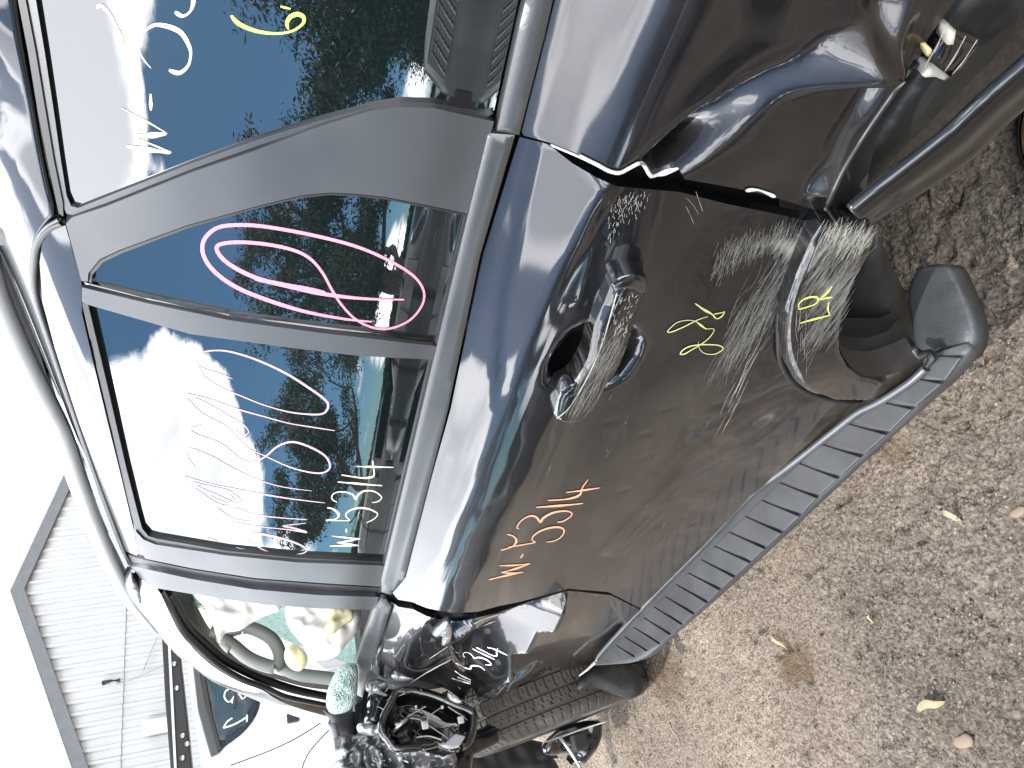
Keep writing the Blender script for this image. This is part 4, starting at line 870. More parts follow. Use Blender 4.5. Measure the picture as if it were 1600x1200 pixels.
# the wheel is off: a rusty brake disc lies on the dirt under the open arch
def disc():
    c = np.array([-.355, .245, .008]); root = empty('brake_disc', tuple(c), label='rusty brake disc lying on the dirt under the rear of the damaged suv', cat='brake disc'); n = 72
    def lathe(nm, prof, mat, par):
        V = []; F = []; m = len(prof)
        for i in range(n):
            a = 2*math.pi*i/n
            for (r, z) in prof: V.append(c+np.array([r*math.cos(a), r*math.sin(a), z]))
        for i in range(n):
            for k in range(m-1): j = (i+1) % n; F.append((i*m+k, j*m+k, j*m+k+1, i*m+k+1))
        return mesh(nm, V, F, mat, par)
    lathe('friction_ring', [(.062, .0), (.132, .0), (.134, .004), (.134, .020), (.130, .024), (.085, .024), (.080, .03), (.076, .055), (.070, .06), (.03, .06), (.03, .02)], M['rust'], root)
    lathe('rim_edge', [(.1345, -.002), (.141, .0), (.143, .006), (.143, .018), (.139, .026), (.1345, .024)], M['rubber'], root)
disc()
# ---- running board
def board():
    Z = .372
    inn = catmull([(925, 1040), (942, 1015), (1020, 930), (1100, 850), (1170, 775), (1230, 730), (1300, 675), (1342, 643), (1378, 625), (1420, 598), (1441, 580), (1450, 556)], 5)
    out = catmull([(985, 1036), (1012, 1026), (1040, 1001), (1094, 953), (1145, 906), (1230, 826), (1315, 746), (1395, 672), (1470, 601), (1492, 578), (1512, 550), (1508, 536)], 5)
    A = on_z(inn, Z+.006); B = on_z(out, Z); V = []; F = []; prof = []
    B = A+(B-A)*.965
    for a, b_ in zip(A, B):
        for k in range(9): t = k/8; V.append(a*(1-t)+b_*t+np.array([0, 0, .0025*math.sin(math.pi*t)]))
        d = (b_-a); d /= np.linalg.norm(d); V += [b_+d*.003-[0, 0, .003], b_+d*.004-[0, 0, .010], b_-d*.004-[0, 0, .030], b_-d*.03-[0, 0, .055], a-[0, 0, .05]]
    m = 14
    for i in range(len(A)-1):
        for k in range(m-1): F.append((i*m+k, i*m+k+1, (i+1)*m+k+1, (i+1)*m+k))
    F.append(tuple(range(m))); F.append(tuple((len(A)-1)*m+k for k in range(m))[::-1])
    rb = mesh('running_board', V, F, M['board'], car); bmx = bmesh.new(); bmx.from_mesh(rb.data); bmesh.ops.recalc_face_normals(bmx, faces=bmx.faces[:]); bmx.to_mesh(rb.data); bmx.free()
    rb['label'] = 'dark grey ribbed running board along the sill'
    G = [((1445, 552), (1503, 556)), ((1438, 590), (1474, 597)), ((1380, 626), (1427, 637)), ((1327, 660), (1387, 677)), ((1285, 692), (1347, 712)), ((1250, 722), (1310, 746)), ((1219, 752), (1277, 776)), ((1191, 780), (1250, 805)), ((1165, 805), (1222, 832)), ((1140, 830), (1195, 856)), ((1117, 852), (1172, 878)), ((1096, 873), (1147, 901)), ((1076, 894), (1125, 921)), ((1057, 912), (1105, 941)), ((1040, 931), (1084, 959)), ((1022, 947), (1065, 975)), ((1006, 964), (1047, 991)), ((990, 979), (1031, 1006)), ((976, 994), (1011, 1017)), ((962, 1007), (991, 1026)), ((950, 1018), (975, 1034))]
    for (a0, a1), (b0, b1) in zip(G[:-1], G[1:]):
        a0, a1, b0, b1 = [np.array(q, float) for q in (a0, a1, b0, b1)]
        s = .07; p = [a0*(1-s)+b0*s, a1*(1-s)+b1*s, b1*(1-s)+a1*s, b0*(1-s)+a0*s]
        ext = .0; p[1] = p[1]+(p[1]-p[0])*ext; p[2] = p[2]+(p[2]-p[3])*ext
        Q = on_z(p, Z+.0095); slab('step_pad', Q, (0, 0, -.006), M['board'], rb, .0018)
    tube('sill_trim', on_z(catmull([(933, 1030), (945, 1013), (1020, 932), (1100, 851), (1170, 776), (1230, 731), (1300, 676), (1342, 644), (1378, 626), (1420, 599), (1447, 575)], 5), Z+.014), .0068, M['trim_alu'], rb, 8)
    tube('sill_trim_tip', on_z([(905, 1056), (918, 1046), (931, 1034)], Z+.012), [.002, .004, .0055], M['bare'], rb, 8)
    cap = lump('board_end_cap', [(1432, 545), (1426, 505), (1418, 470), (1424, 440), (1440, 418), (1478, 413), (1492, 430), (1508, 468), (1520, 500), (1523, 530), (1512, 560), (1500, 565), (1470, 560)], lambda q: on_z(q, .362), P('dusty_grey_plastic', (.032, .035, .039), .4, spec=.7, bump=.15, bscale=200, var=.35, vscale=12), rb, h=.007, w=.025, noise=.002, step=.006, curve=2, back=.03)
    tube('sill_clip', on_z([(1430, 548), (1440, 556), (1452, 551), (1457, 560), (1448, 572)], .395), [.006, .008, .006, .007, .004], M['rubber'], rb, 7)
board()
# ---- front door
fd = on_surface('front_door', [(600, 938), (613, 941), (622, 948), (645, 952), (667, 963), (690, 969), (712, 971), (735, 968), (780, 957), (825, 941), (888, 923), (955, 930), (1004, 955), (960, 1000), (934, 1028), (909, 1056), (916, 1066), (895, 1084), (861, 1089), (820, 1106), (768, 1128), (741, 1138), (730, 1100), (700, 1078), (670, 1066), (640, 1060), (600, 1060), (579, 1048), (596, 1015)], M['paint'], car, 0, .009, .014, attrs={'dirt': lambda x, z: .06+.35*(1-sstep(z, .55, .85)), 'scuff': lambda x, z: 0*x})
fd['label'] = 'crushed dark grey front door with chalk number'
on_surface('front_belt_moulding', [(603, 936), (596, 936), (583, 953), (570, 992), (558, 1033), (556, 1085), (566, 1090), (578, 1046), (600, 985), (612, 948)], M['moulding'], fd, -.006, .012, .012, surf=S0, pillow=(.004, .012, 0))
on_surface('front_pillar_cover', [(203, 884), (250, 894), (300, 905), (396, 921), (500, 930), (592, 933), (590, 938), (583, 953), (500, 951), (417, 945), (330, 933), (250, 920), (222, 915), (208, 900)], M['satin'], fd, -.001, .02, .014, surf=S0)
on_surface('door_seal', [(198, 866), (214, 872), (227, 875), (300, 890), (396, 905), (500, 913), (600, 919), (613, 931), (600, 936), (500, 928), (396, 919), (300, 903), (250, 893), (205, 882)], M['rubber'], fd, .010, .02, .01, surf=S0)
lump('torn_latch', [(676, 992), (690, 978), (700, 974), (706, 990), (702, 1004), (690, 1008), (694, 996), (686, 992)], lambda q: hit(q, S0, -.002), M['alloy'], fd, h=.006, w=.012, noise=.012, nscale=80, step=.006, curve=2)
ribbon('bright_scuffs', [(2.2, [(640, 1068), (672, 1048), (706, 1030)]), (1.5, [(700, 1010), (670, 1030)]), (2, [(792, 1080), (800, 1066), (806, 1056)]), (1.6, [(776, 1086), (790, 1070)]), (1.4, [(740, 975), (760, 966), (790, 958)]), (1.2, [(745, 982), (775, 970)]), (1.4, [(735, 1137), (790, 1115), (860, 1090)])], M['scratch'], fd, off=-.002)
# ---- writing in chalk
def sc(pts, s, ox, oy): return [(ox+x/s, oy+y/s) for x, y in pts]
# W-5314 on the rear door glass
g = lambda p: sc(p, 7.059, 500, 700)
ribbon('chalk_number', [(3.2, g([(105, 1082), (270, 1078), (428, 1076)])), (3, g([(428, 1076), (300, 1056), (185, 1044)])), (3, g([(185, 1044), (330, 1020), (445, 1000)])), (2.6, g([(445, 1000), (300, 990), (130, 970)])), (6, g([(288, 890), (292, 930)])),
    (4, g([(78, 660), (140, 672), (195, 715), (205, 750), (165, 785), (65, 800)])), (3, g([(120, 800), (220, 800), (325, 797), (290, 760), (290, 720), (350, 680), (430, 662), (530, 670), (600, 700), (635, 730), (600, 780), (510, 827)])),
    (3.2, g([(190, 600), (145, 575), (128, 545), (150, 505), (210, 485), (290, 488), (360, 515), (395, 565), (410, 530), (460, 485), (520, 470), (600, 480), (660, 520), (680, 550), (640, 590), (570, 603)])),
    (3.4, g([(195, 375), (350, 388), (520, 403), (688, 416)])), (3.4, g([(235, 297), (350, 315), (460, 330), (550, 325), (595, 300), (590, 220), (580, 135)])), (3.2, g([(400, 203), (550, 207), (812, 214)]))], M['cream'], rd, S0, .0094)
# pink writing on the same glass
g = lambda p: sc(p, 3.4269, 270, 530)
ribbon('faded_chalk_number', [(3.6, g([(320, 212), (240, 180), (150, 150), (128, 110), (160, 70), (250, 60), (340, 75), (460, 115), (600, 180), (720, 255), (810, 320), (832, 360), (800, 400), (700, 400), (600, 385), (480, 350), (380, 310), (260, 260), (170, 200), (140, 150)])),
    (3.4, g([(868, 490), (740, 470), (620, 450), (480, 412), (330, 370), (200, 325), (80, 298), (180, 345), (280, 400), (380, 460), (405, 500), (370, 512), (330, 480)])),
    (3.2, g([(80, 320), (160, 400), (290, 470), (400, 580), (500, 628), (640, 690), (780, 718), (840, 690), (820, 630), (740, 580), (640, 550), (560, 575), (500, 625), (440, 655), (370, 645), (260, 560), (130, 510), (95, 480), (150, 460)])),
    (2.4, g([(120, 690), (85, 640), (90, 585), (200, 625), (300, 680), (400, 730), (560, 785), (745, 813)])), (2.8, g([(60, 735), (220, 780), (400, 815), (600, 850), (815, 877)])),
    (4.5, g([(110, 765), (200, 790), (300, 815), (365, 870), (340, 885), (260, 850), (180, 815), (130, 790), (220, 850), (320, 890), (340, 880), (300, 830)])),
    (3, g([(120, 800), (240, 880), (330, 900), (420, 935), (560, 955), (720, 966)])), (2.8, g([(250, 890), (400, 930), (425, 968), (380, 975), (300, 950), (240, 905)])), (2.8, g([(320, 980), (480, 1005), (620, 1020), (718, 1034), (640, 1010), (590, 1000), (715, 985)])),
    (3.4, g([(560, 1155), (480, 1125), (410, 1080), (395, 1055), (430, 1040), (520, 1052), (640, 1085), (712, 1120), (700, 1145), (620, 1158), (560, 1155)])), (2.2, g([(190, 1062), (245, 1086)])), (2.2, g([(340, 1115), (470, 1145)]))], M['palepink'], rd, S0, .0094)
# circled 8 on the quarter glass
g = lambda p: sc(p, 2.2857, 100, 270)
ribbon('circled_number', [(6.5, g([(1100, 532), (1000, 522), (850, 493), (700, 445), (600, 400), (530, 345), (497, 290), (500, 240), (540, 200), (600, 187), (700, 190), (850, 215), (1000, 250), (1100, 285), (1200, 335), (1260, 380), (1286, 430), (1275, 480), (1230, 530), (1160, 557), (1100, 552), (1040, 522), (990, 470), (955, 415), (925, 360), (885, 312), (830, 280), (740, 258), (640, 248), (570, 252), (545, 268), (565, 305), (620, 345), (700, 380), (800, 405), (900, 428), (1000, 443), (1100, 451), (1215, 453)])), (6, g([(680, 380), (760, 393), (850, 408), (940, 432)]))], M['pink'], rd, S0, .0054)
# rearmost glass
g = lambda p: sc(p, 3, 0, 0)
ribbon('chalk_number', [(3, g([(570, 507), (680, 565), (785, 627)])), (10, g([(780, 628), (710, 634), (637, 636)])), (3, g([(645, 648), (730, 685), (805, 714)])), (9, g([(800, 716), (700, 703), (592, 686)])), (7, g([(706, 440), (707, 518)])),
    (8, g([(792, 328), (840, 342), (880, 310), (893, 265), (888, 220), (850, 155), (790, 125), (725, 117), (680, 145)])), (3, g([(652, 228), (670, 275), (708, 320)])), (6, g([(455, 42), (470, 25), (510, 60), (545, 120), (570, 170), (576, 220), (572, 250)])), (7, g([(820, 55), (855, 75), (890, 55), (906, 10), (905, -60)]))], M['cream'], sg, S0, .0054)
ribbon('yellow_chalk_mark', [(7.5, g([(1083, 72), (1120, 112), (1200, 145), (1290, 157), (1370, 145), (1420, 110), (1422, 80), (1395, 66), (1360, 80), (1345, 110), (1352, 138)])), (7, g([(1315, 30), (1362, 42)]))], M['yellow'], sg, S0, .0054)
# W-5314 on the rear door skin
g = lambda p: sc(p, 6.3158, 740, 730)
ribbon('chalk_number', [(3, g([(152, 1110), (320, 1070), (490, 1035)])), (3, g([(490, 1035), (380, 1048), (272, 1040)])), (3, g([(272, 1040), (420, 1000), (556, 952)])), (2.6, g([(556, 952), (400, 968), (250, 972)])), (6, g([(488, 856), (465, 896)])),
    (3.4, g([(332, 662), (390, 680), (420, 715), (415, 750), (370, 790), (268, 820)])), (3, g([(340, 790), (470, 768), (605, 742), (578, 720), (590, 680), (650, 635), (740, 602), (830, 592), (885, 610), (890, 650), (850, 700), (780, 732), (720, 738)])),
    (3.6, g([(448, 608), (428, 595), (455, 545), (510, 500), (570, 480), (620, 495), (660, 540), (690, 500), (770, 455), (860, 435), (930, 435), (972, 460), (940, 500), (880, 535), (825, 542)])),
    (3.6, g([(615, 396), (850, 380), (1080, 358)])), (3.4, g([(732, 328), (880, 320), (980, 302), (1050, 270), (1075, 200), (1130, 122)])), (3, g([(912, 250), (1080, 228), (1250, 203)]))], M['orange'], rd, None, -.0012)
# yellow scribble
g = lambda p: sc(p, 10, 1030, 450)
ribbon('yellow_scribble', [(4, g([(560, 240), (700, 340), (810, 400), (880, 470)])), (2.2, g([(850, 410), (980, 385), (1020, 370), (990, 430), (930, 475), (870, 478)])), (2, g([(760, 445), (600, 500), (400, 600), (200, 685), (130, 685), (180, 620), (280, 540), (430, 505), (560, 520), (640, 580), (720, 635), (850, 640), (840, 700), (770, 790), (640, 890), (500, 970), (400, 1030), (330, 1030), (370, 970), (460, 920), (600, 890), (760, 885), (920, 895), (1000, 940), (960, 990), (860, 1035), (740, 1030), (660, 990), (620, 920), (610, 830)])), (3.6, g([(580, 525), (660, 590), (740, 645)]))], M['olive'], rd, None, -.0012)
# LR on the arch moulding
g = lambda p: sc(p, 3.3333, 1150, 300)
sf = lambda x, z: S0(x, z)-.0315
ribbon('yellow_letters', [(3, g([(332, 684), (400, 665), (490, 642)])), (3, g([(490, 642), (478, 610), (486, 575)])), (3, g([(325, 612), (400, 590), (425, 570), (420, 548), (370, 552), (330, 580), (328, 610)])), (3, g([(428, 565), (470, 530), (502, 490)])), (3, g([(440, 560), (475, 552), (502, 548)]))], M['yellow'], arch, sf, 0)
# 5314 on the front door
g = lambda p: sc(p, 10.907, 690, 980)
ribbon('chalk_number', [(2, g([(175, 872), (300, 910), (500, 970)])), (2, g([(270, 850), (380, 895), (500, 940)])), (2, g([(225, 745), (330, 820), (500, 905)])), (2.4, g([(240, 610), (320, 650), (400, 690), (490, 715), (500, 670), (570, 655), (660, 675), (740, 740)])), (2, g([(400, 515), (365, 480), (390, 435), (450, 435), (510, 470), (560, 530), (620, 515), (720, 535), (800, 580), (845, 640), (740, 640)])),
    (2, g([(530, 370), (700, 455), (905, 550)])), (2, g([(590, 345), (740, 420), (860, 480), (940, 488), (935, 420), (960, 355)])), (2, g([(780, 345), (900, 375), (1120, 480)]))], M['white_chalk'], fd, None, -.002)
# ---- scratches, drawn one by one and joined
def scratches(name, polys, ang, n, lo, hi, parent, surf=None, off=-.0008, w=(.6, 1.5), seed=1, spread=8, mat='scratch'):
    r = np.random.default_rng(seed); st = []
    for poly in polys:
        poly = np.array(poly, float); lo_, hi_ = poly.min(0), poly.max(0); k = 0; tries = 0
        while k < n and tries < n*30:
            tries += 1; p = lo_+r.random(2)*(hi_-lo_)
            if not inside(poly, (p+r.normal(0, 7, 2))[None])[0]: continue
            a = math.radians(ang+r.normal(0, spread)); L_ = r.uniform(lo, hi); d = np.array([math.cos(a), math.sin(a)]); bend = r.normal(0, .03)*L_
            st.append((r.uniform(*w), [tuple(p-d*L_/2), tuple(p+np.array([-d[1], d[0]])*bend), tuple(p+d*L_/2)])); k += 1
    o = ribbon(name, st, M[mat], parent, surf, off, n=2, kind='stuff'); return o
scratches('fine_scratches', [[(1110, 440), (1130, 385), (1180, 370), (1250, 350), (1275, 352), (1250, 410), (1200, 395), (1150, 410)]], 110, 420, 8, 32, rd, seed=2, w=(.22, .6), mat='scratch_soft')
scratches('fine_scratches', [[(1250, 390), (1225, 450), (1195, 520), (1150, 570), (1110, 600), (1150, 500), (1200, 430)]], 118, 380, 16, 60, rd, seed=3, spread=5, w=(.22, .6), mat='scratch_soft')
scratches('fine_scratches', [[(1180, 540), (1160, 600), (1140, 650), (1130, 660), (1150, 590), (1170, 540)]], 116, 9, 40, 90, rd, seed=4, spread=3, w=(.5, 1.1))
scratches('fine_scratches', [[(955, 320), (985, 300), (1025, 310), (1000, 320), (965, 360), (950, 375)]], 100, 110, 3, 9, rd, seed=5, spread=12, w=(.3, .9))
scratches('fine_scratches', [[(1075, 310), (1085, 325), (1100, 340), (1110, 350)]], 55, 3, 20, 40, rd, seed=6, w=(.4, .8))
sfa = lambda x, z: S0(x, z)-.0312
scratches('fine_scratches', [[(1290, 352), (1365, 366), (1340, 410), (1318, 470), (1308, 520), (1262, 555), (1250, 500), (1275, 420)]], 124, 420, 14, 60, arch, sfa, 0, seed=7, spread=6, w=(.22, .7), mat='scratch_soft')
scratches('fine_scratches', [[(1290, 352), (1365, 366), (1340, 400), (1300, 390), (1280, 370)]], 120, 160, 10, 40, arch, sfa, 0, seed=9, spread=8, w=(.3, .9), mat='scratch')
ribbon('worn_edge', [(7, [(1272, 385), (1252, 430), (1238, 478), (1233, 525), (1238, 562), (1256, 598)]), (3, [(1300, 352), (1280, 380), (1262, 425)])], P('silvery_wear', (.17, .175, .185), .5, bump=.5, bscale=160, var=.4, vscale=60), arch, lambda x, z: S0(x, z)-.0305, 0)
scratches('fine_scratches', [[(1232, 480), (1245, 600), (1262, 605), (1250, 480)]], 92, 14, 20, 50, arch, sfa, 0, seed=8, spread=4, w=(.6, 1.6), mat='alloy')
sfh = lambda x, z: S0(x, z)-.0284
scratches('fine_scratches', [[(940, 520), (965, 520), (975, 540), (945, 590), (925, 625), (900, 650), (885, 650), (910, 600)]], 118, 220, 12, 46, grip, sfh, 0, seed=10, spread=4, w=(.22, .6), mat='scratch_soft')
scratches('fine_scratches', [[(965, 460), (995, 465), (985, 500), (970, 535), (955, 520)]], 108, 60, 3, 10, grip, sfh, 0, seed=11, spread=20, w=(.5, 1.2))
edge_wire('edge_glint', [(870, 654), (890, 636), (918, 590), (940, 540), (955, 490), (964, 458)], .0009, M['scratch'], grip, lambda x, z: S0(x, z)-.0275, 0)  # pale line modelled as the glint on the handle edge
# mud spots and runs
def blots():
    r = np.random.default_rng(5); V = []; F = []; cs = []; ws = []
    st = []
    for _ in range(70):
        p = np.array([r.uniform(860, 1330), r.uniform(600, 900)])
        if p[0] < 1640-p[1]*.95+r.uniform(-40, 60)-200 or p[0] > 1950-p[1]*1.0: continue
        L_ = r.uniform(3, 16); st.append((r.uniform(1., 4.5), [tuple(p), tuple(p+np.array([-.3, 1])*L_*.5), tuple(p+np.array([-.45, 1])*L_)]))
    ribbon('mud_spots', st, P('dry_mud', (.05, .04, .032), .9), rd, None, -.0006, n=3, kind='stuff')
blots()
# ---- roof, rail, gutter
seam_px = [(30, -200), (36, 0), (60, 180), (80, 280), (92, 345), (78, 355), (64, 372), (56, 400), (56, 455), (80, 534), (118, 648), (161, 772), (199, 872)]
def roof():
    sm = hit(catmull([(0, -260), (24, 0), (52, 180), (72, 280), (84, 335), (70, 352), (58, 372), (50, 400), (50, 455), (74, 534), (112, 648), (155, 772), (195, 872), (215, 905)], 6), S0)
    o_ = np.argsort(sm[:, 0]); xs_, zs_ = sm[o_, 0], sm[o_, 2]
    X = np.linspace(-2.02, .4, 150); n = 26; V = []; F = []; tp = [(.47, 1.712), (.56, 1.722), (.75, 1.735), (.95, 1.74), (1.2, 1.73), (1.45, 1.69), (1.6, 1.62), (1.68, 1.5)]
    for x in X:
        z0 = max(1.50, np.interp(x, xs_, zs_)); zz = np.linspace(z0, 1.706, n); bump = .012*math.exp(-((x+.44)/.05)**2)-.010*math.exp(-((x+.33)/.04)**2)
        for z in zz: V.append((x, float(S0(x, z))+bump*math.sin(math.pi*(z-z0)/(1.706-z0+1e-6)), z))
        for y, z in tp: V.append((x, y, z))
    m = n+len(tp)
    for i in range(len(X)-1):
        for k in range(m-1): F.append((i*m+k, (i+1)*m+k, (i+1)*m+k+1, i*m+k+1))
    rf = mesh('roof', V, F, M['paint'], car, True, None, {'dirt': np.full(len(V), .03), 'scuff': np.zeros(len(V))})
    md = rf.modifiers.new('thickness', 'SOLIDIFY'); md.thickness = .006; md.offset = -1
    c = tube('gutter_seal', hit(catmull([(97, 348), (79, 357), (64, 374), (56, 400), (56, 455), (80, 534), (118, 648), (161, 772), (201, 880)], 6), S0, .001), .0045, M['rubber'], rf, 6)
    tube('gutter_trim', hit(catmull([(92, 343), (74, 354), (60, 372), (52, 400), (52, 455), (76, 534), (114, 648), (157, 772), (197, 876)], 6), S0, -.001), .0025, M['satin'], rf, 6)
    rail_px = [(-30, 380), (-10, 452), (30, 545), (70, 625), (97, 680), (122, 752), (160, 850), (195, 920), (222, 960), (246, 990)]
    Pq = on_y(catmull(rail_px, 6), .365); rr = np.full(len(Pq), .020); rr[-8:] = np.linspace(.016, .004, 8)
    rail = tube('roof_rail', Pq, rr, M['rail'], rf, 12, flat=.8)
    slab('rail_gap_shade', on_y([(-20, 330), (0, 384), (40, 478), (86, 630), (50, 560), (0, 445), (-20, 400)], .40), (0, .02, 0), M['rubber'], rail)  # dark slabs stand in for the shade beneath the rail
    slab('rail_gap_shade', on_y([(148, 806), (180, 868), (215, 940), (200, 925), (170, 872)], .40), (0, .02, 0), M['rubber'], rail)
    foot = on_y([(140, 800), (160, 842), (192, 900), (204, 930), (170, 868), (150, 830)], .36)
    lump('rail_foot', [(104, 690), (124, 735), (150, 800), (170, 845), (160, 850), (135, 800), (112, 735)], lambda q: on_y(q, .37), M['rail'], rail, h=.004, w=.01, step=.02, curve=0)
    slab('rail_seal', on_y([(205, 950), (222, 938), (246, 978), (240, 985), (222, 965)], .40), (0, .03, 0), M['rubber'], rail)
    lump('roof_corner_damage', [(205, 905), (214, 912), (222, 930), (218, 945), (210, 932), (204, 918)], lambda q: on_y(q, .31), M['crush'], rf, h=.004, w=.01, noise=.006, nscale=90, step=.006)
roof()
# ---- A pillar and front window opening
def pillar():
    n = 36; inn = [(203, 884), (222, 905), (247, 922), (263, 953), (279, 985), (300, 1011), (331, 1040), (371, 1064), (410, 1079), (436, 1095), (470, 1108), (515, 1120)]
    out = [(184, 905), (207, 936), (245, 985), (262, 1007), (284, 1027), (305, 1038), (331, 1058), (368, 1074), (405, 1090), (436, 1101), (476, 1116), (520, 1126)]
    A = hit(catmull(inn, 4), S0, .0); mrow = len(A); ys = A[:, 1]+.10; Bp = catmull(out, 4); B = np.array([on_y([p], y)[0] for p, y in zip(Bp, ys)]); V = []; F = []; K = 9
    for a, b_ in zip(A, B):
        c = (a+b_)/2
        for k in range(K+1):
            t = k/K; V.append(a*(1-t)+b_*t+np.array([.0, -.02, .012])*math.sin(math.pi*t))
        V.append(b_+np.array([-.03, .05, -.02]))
    m = K+2
    for i in range(mrow-1):
        for k in range(m-1): F.append((i*m+k, i*m+k+1, (i+1)*m+k+1, (i+1)*m+k))
    ap = mesh('windscreen_pillar', V, F, M['paint'], car, True, None, {'dirt': np.full(len(V), .02), 'scuff': np.zeros(len(V))})
    bm = bmesh.new(); bm.from_mesh(ap.data); bmesh.ops.recalc_face_normals(bm, faces=bm.faces[:]); bm.to_mesh(ap.data); bm.free()
    if ap.data.polygons[K//2+m*5].normal.y > 0: ap.data.flip_normals()
    s1 = [(250, 923), (267, 952), (284, 984), (306, 1008), (337, 1036), (377, 1060), (416, 1075), (445, 1088), (490, 1098), (530, 1106)]
    tube('opening_seal', hit(catmull(s1, 5), S0, .012), .009, M['rubber'], ap, 8)
    s2 = [(262, 926), (277, 950), (295, 980), (320, 1004), (350, 1030), (390, 1052), (430, 1068), (470, 1080), (520, 1090)]
    tube('opening_seal', hit(catmull(s2, 5), S0, .05), .014, M['rubber'], ap, 8)
    # inner pillar trim: dark wide curved surface
    a_ = [(264, 922), (280, 950), (298, 978), (322, 1000), (352, 1026), (392, 1048), (435, 1062), (480, 1074), (535, 1080)]
    b2 = [(300, 926), (312, 955), (330, 985), (352, 1000), (372, 1026), (412, 1046), (450, 1058), (490, 1066), (540, 1070)]
    A = hit(catmull(a_, 4), S0, .06); B = np.array([on_y([p], y+.12)[0] for p, y in zip(catmull(b2, 4), A[:, 1])]); V = []; F = []
    for a, b_ in zip(A, B):
        for t in (0, .33, .66, 1): V.append(a*(1-t)+b_*t)
    for i in range(len(A)-1):
        for k in range(3): F.append((i*4+k, i*4+k+1, (i+1)*4+k+1, (i+1)*4+k))
    mesh('pillar_trim', V, F, M['int_dark'], ap)
    return ap
ap = pillar()
# ---- cabin seen through the broken front window
ws = mesh('windscreen', [(-2.30, .42, 1.60), (-2.30, 1.40, 1.60), (-3.12, 1.45, 1.02), (-3.12, .36, 1.02)], [(0, 1, 2, 3)], M['windscreen'], car, False); ws.modifiers.new('thickness', 'SOLIDIFY').thickness = .005
cab = slab('dashboard', [(-2.45, .22, 1.03), (-2.45, 1.45, 1.03), (-3.1, 1.45, 1.02), (-3.1, .28, 1.02)], (0, 0, -.35), M['int_dark'], car, .03)
slab('cabin_rear', [(-1.55, .30, .4), (-1.55, 1.5, .4), (-1.55, 1.4, 1.68), (-1.55, .34, 1.60)], (.05, 0, 0), M['void'], car)
slab('far_side', [(-1.5, 1.5, .4), (-3.2, 1.5, .4), (-3.2, 1.46, 1.05), (-1.5, 1.5, 1.1)], (0, .04, 0), M['int_dark'], car)
slab('far_pillar', [(-2.25, 1.42, 1.62), (-2.35, 1.42, 1.62), (-3.2, 1.47, 1.02), (-3.08, 1.47, 1.02)], (0, .05, 0), M['int_dark'], car)
hood = lump('bonnet', [(540, 1120), (545, 1060), (552, 1000), (560, 960), (600, 980), (640, 1080), (640, 1200), (560, 1220)], lambda q: on_x(q, -3.5), M['paint'], car, h=.03, w=.1, noise=.05, nscale=6, step=.03, curve=0)
# steering wheel half hidden by the airbags
def swheel():
    pts = [(345, 992), (365, 984), (384, 980), (405, 986), (424, 998), (435, 1015), (437, 1032), (428, 1042), (405, 1036), (385, 1026), (368, 1012)]
    Pq = on_x(catmull(pts, 5, True), -2.30); t = tube('steering_wheel', Pq, .020, M['int_grey'], car, 10, True)
    t['label'] = 'grey rim behind the airbags'
    tube('rim_spoke', on_x(catmull([(430, 1035), (448, 1046), (470, 1054), (500, 1058), (530, 1062)], 5), -2.33), .020, M['int_grey'], t, 8)
    tube('rim_spoke', on_x(catmull([(330, 985), (345, 990), (352, 1004), (362, 1014)], 5), -2.30), .018, M['int_grey'], t, 8)
swheel()
cb = lump('curtain_airbag', [(300, 924), (316, 942), (330, 968), (341, 1001), (346, 996), (352, 986), (375, 982), (390, 972), (412, 960), (440, 948), (420, 938), (360, 924), (320, 916)], lambda q: on_x(q, -1.98), M['cloth'], car, h=.035, w=.06, noise=.035, nscale=22, ridge=1.5, step=.008, curve=3)
cb['label'] = 'white curtain airbag hanging from the roof edge'
db = lump('driver_airbag', [(452, 944), (510, 946), (560, 946), (565, 965), (556, 990), (541, 1006), (532, 1020), (506, 1030), (484, 1026), (472, 1004), (455, 985), (447, 965)], lambda q: on_x(q, -2.1), M['cloth'], car, h=.05, w=.07, noise=.05, nscale=18, ridge=1.5, step=.008, curve=3)
db['label'] = 'deflated white airbag behind the window'
lump('airbag_fold', [(508, 950), (545, 948), (552, 965), (535, 975), (520, 988), (506, 985), (512, 968)], lambda q: on_x(q, -2.02), M['cloth_y'], db, h=.02, w=.04, noise=.03, nscale=24, ridge=1.5, step=.006)
lump('airbag_fold', [(448, 1012), (462, 1006), (478, 1020), (480, 1035), (468, 1046), (452, 1040), (444, 1026)], lambda q: on_x(q, -2.06), M['cloth_y'], db, h=.03, w=.05, noise=.03, nscale=24, ridge=1.2, step=.007)
if False: tube('inner_seal', on_x(catmull([(592, 948), (575, 985), (558, 1003), (540, 1012), (533, 1022)], 6), -1.92), .013, M['moulding'], fd, 8)
gc = lump('glass_clump', [(510, 1096), (512, 1078), (520, 1058), (530, 1042), (544, 1036), (558, 1040), (559, 1070), (556, 1092), (548, 1104), (530, 1110), (517, 1108)], lambda q: on_x(q, -2.18), M['crumbs'], fd, h=.04, w=.07, noise=.03, nscale=40, step=.006, curve=3, back=.05)
gc['label'] = 'sagging clump of green shattered window glass'
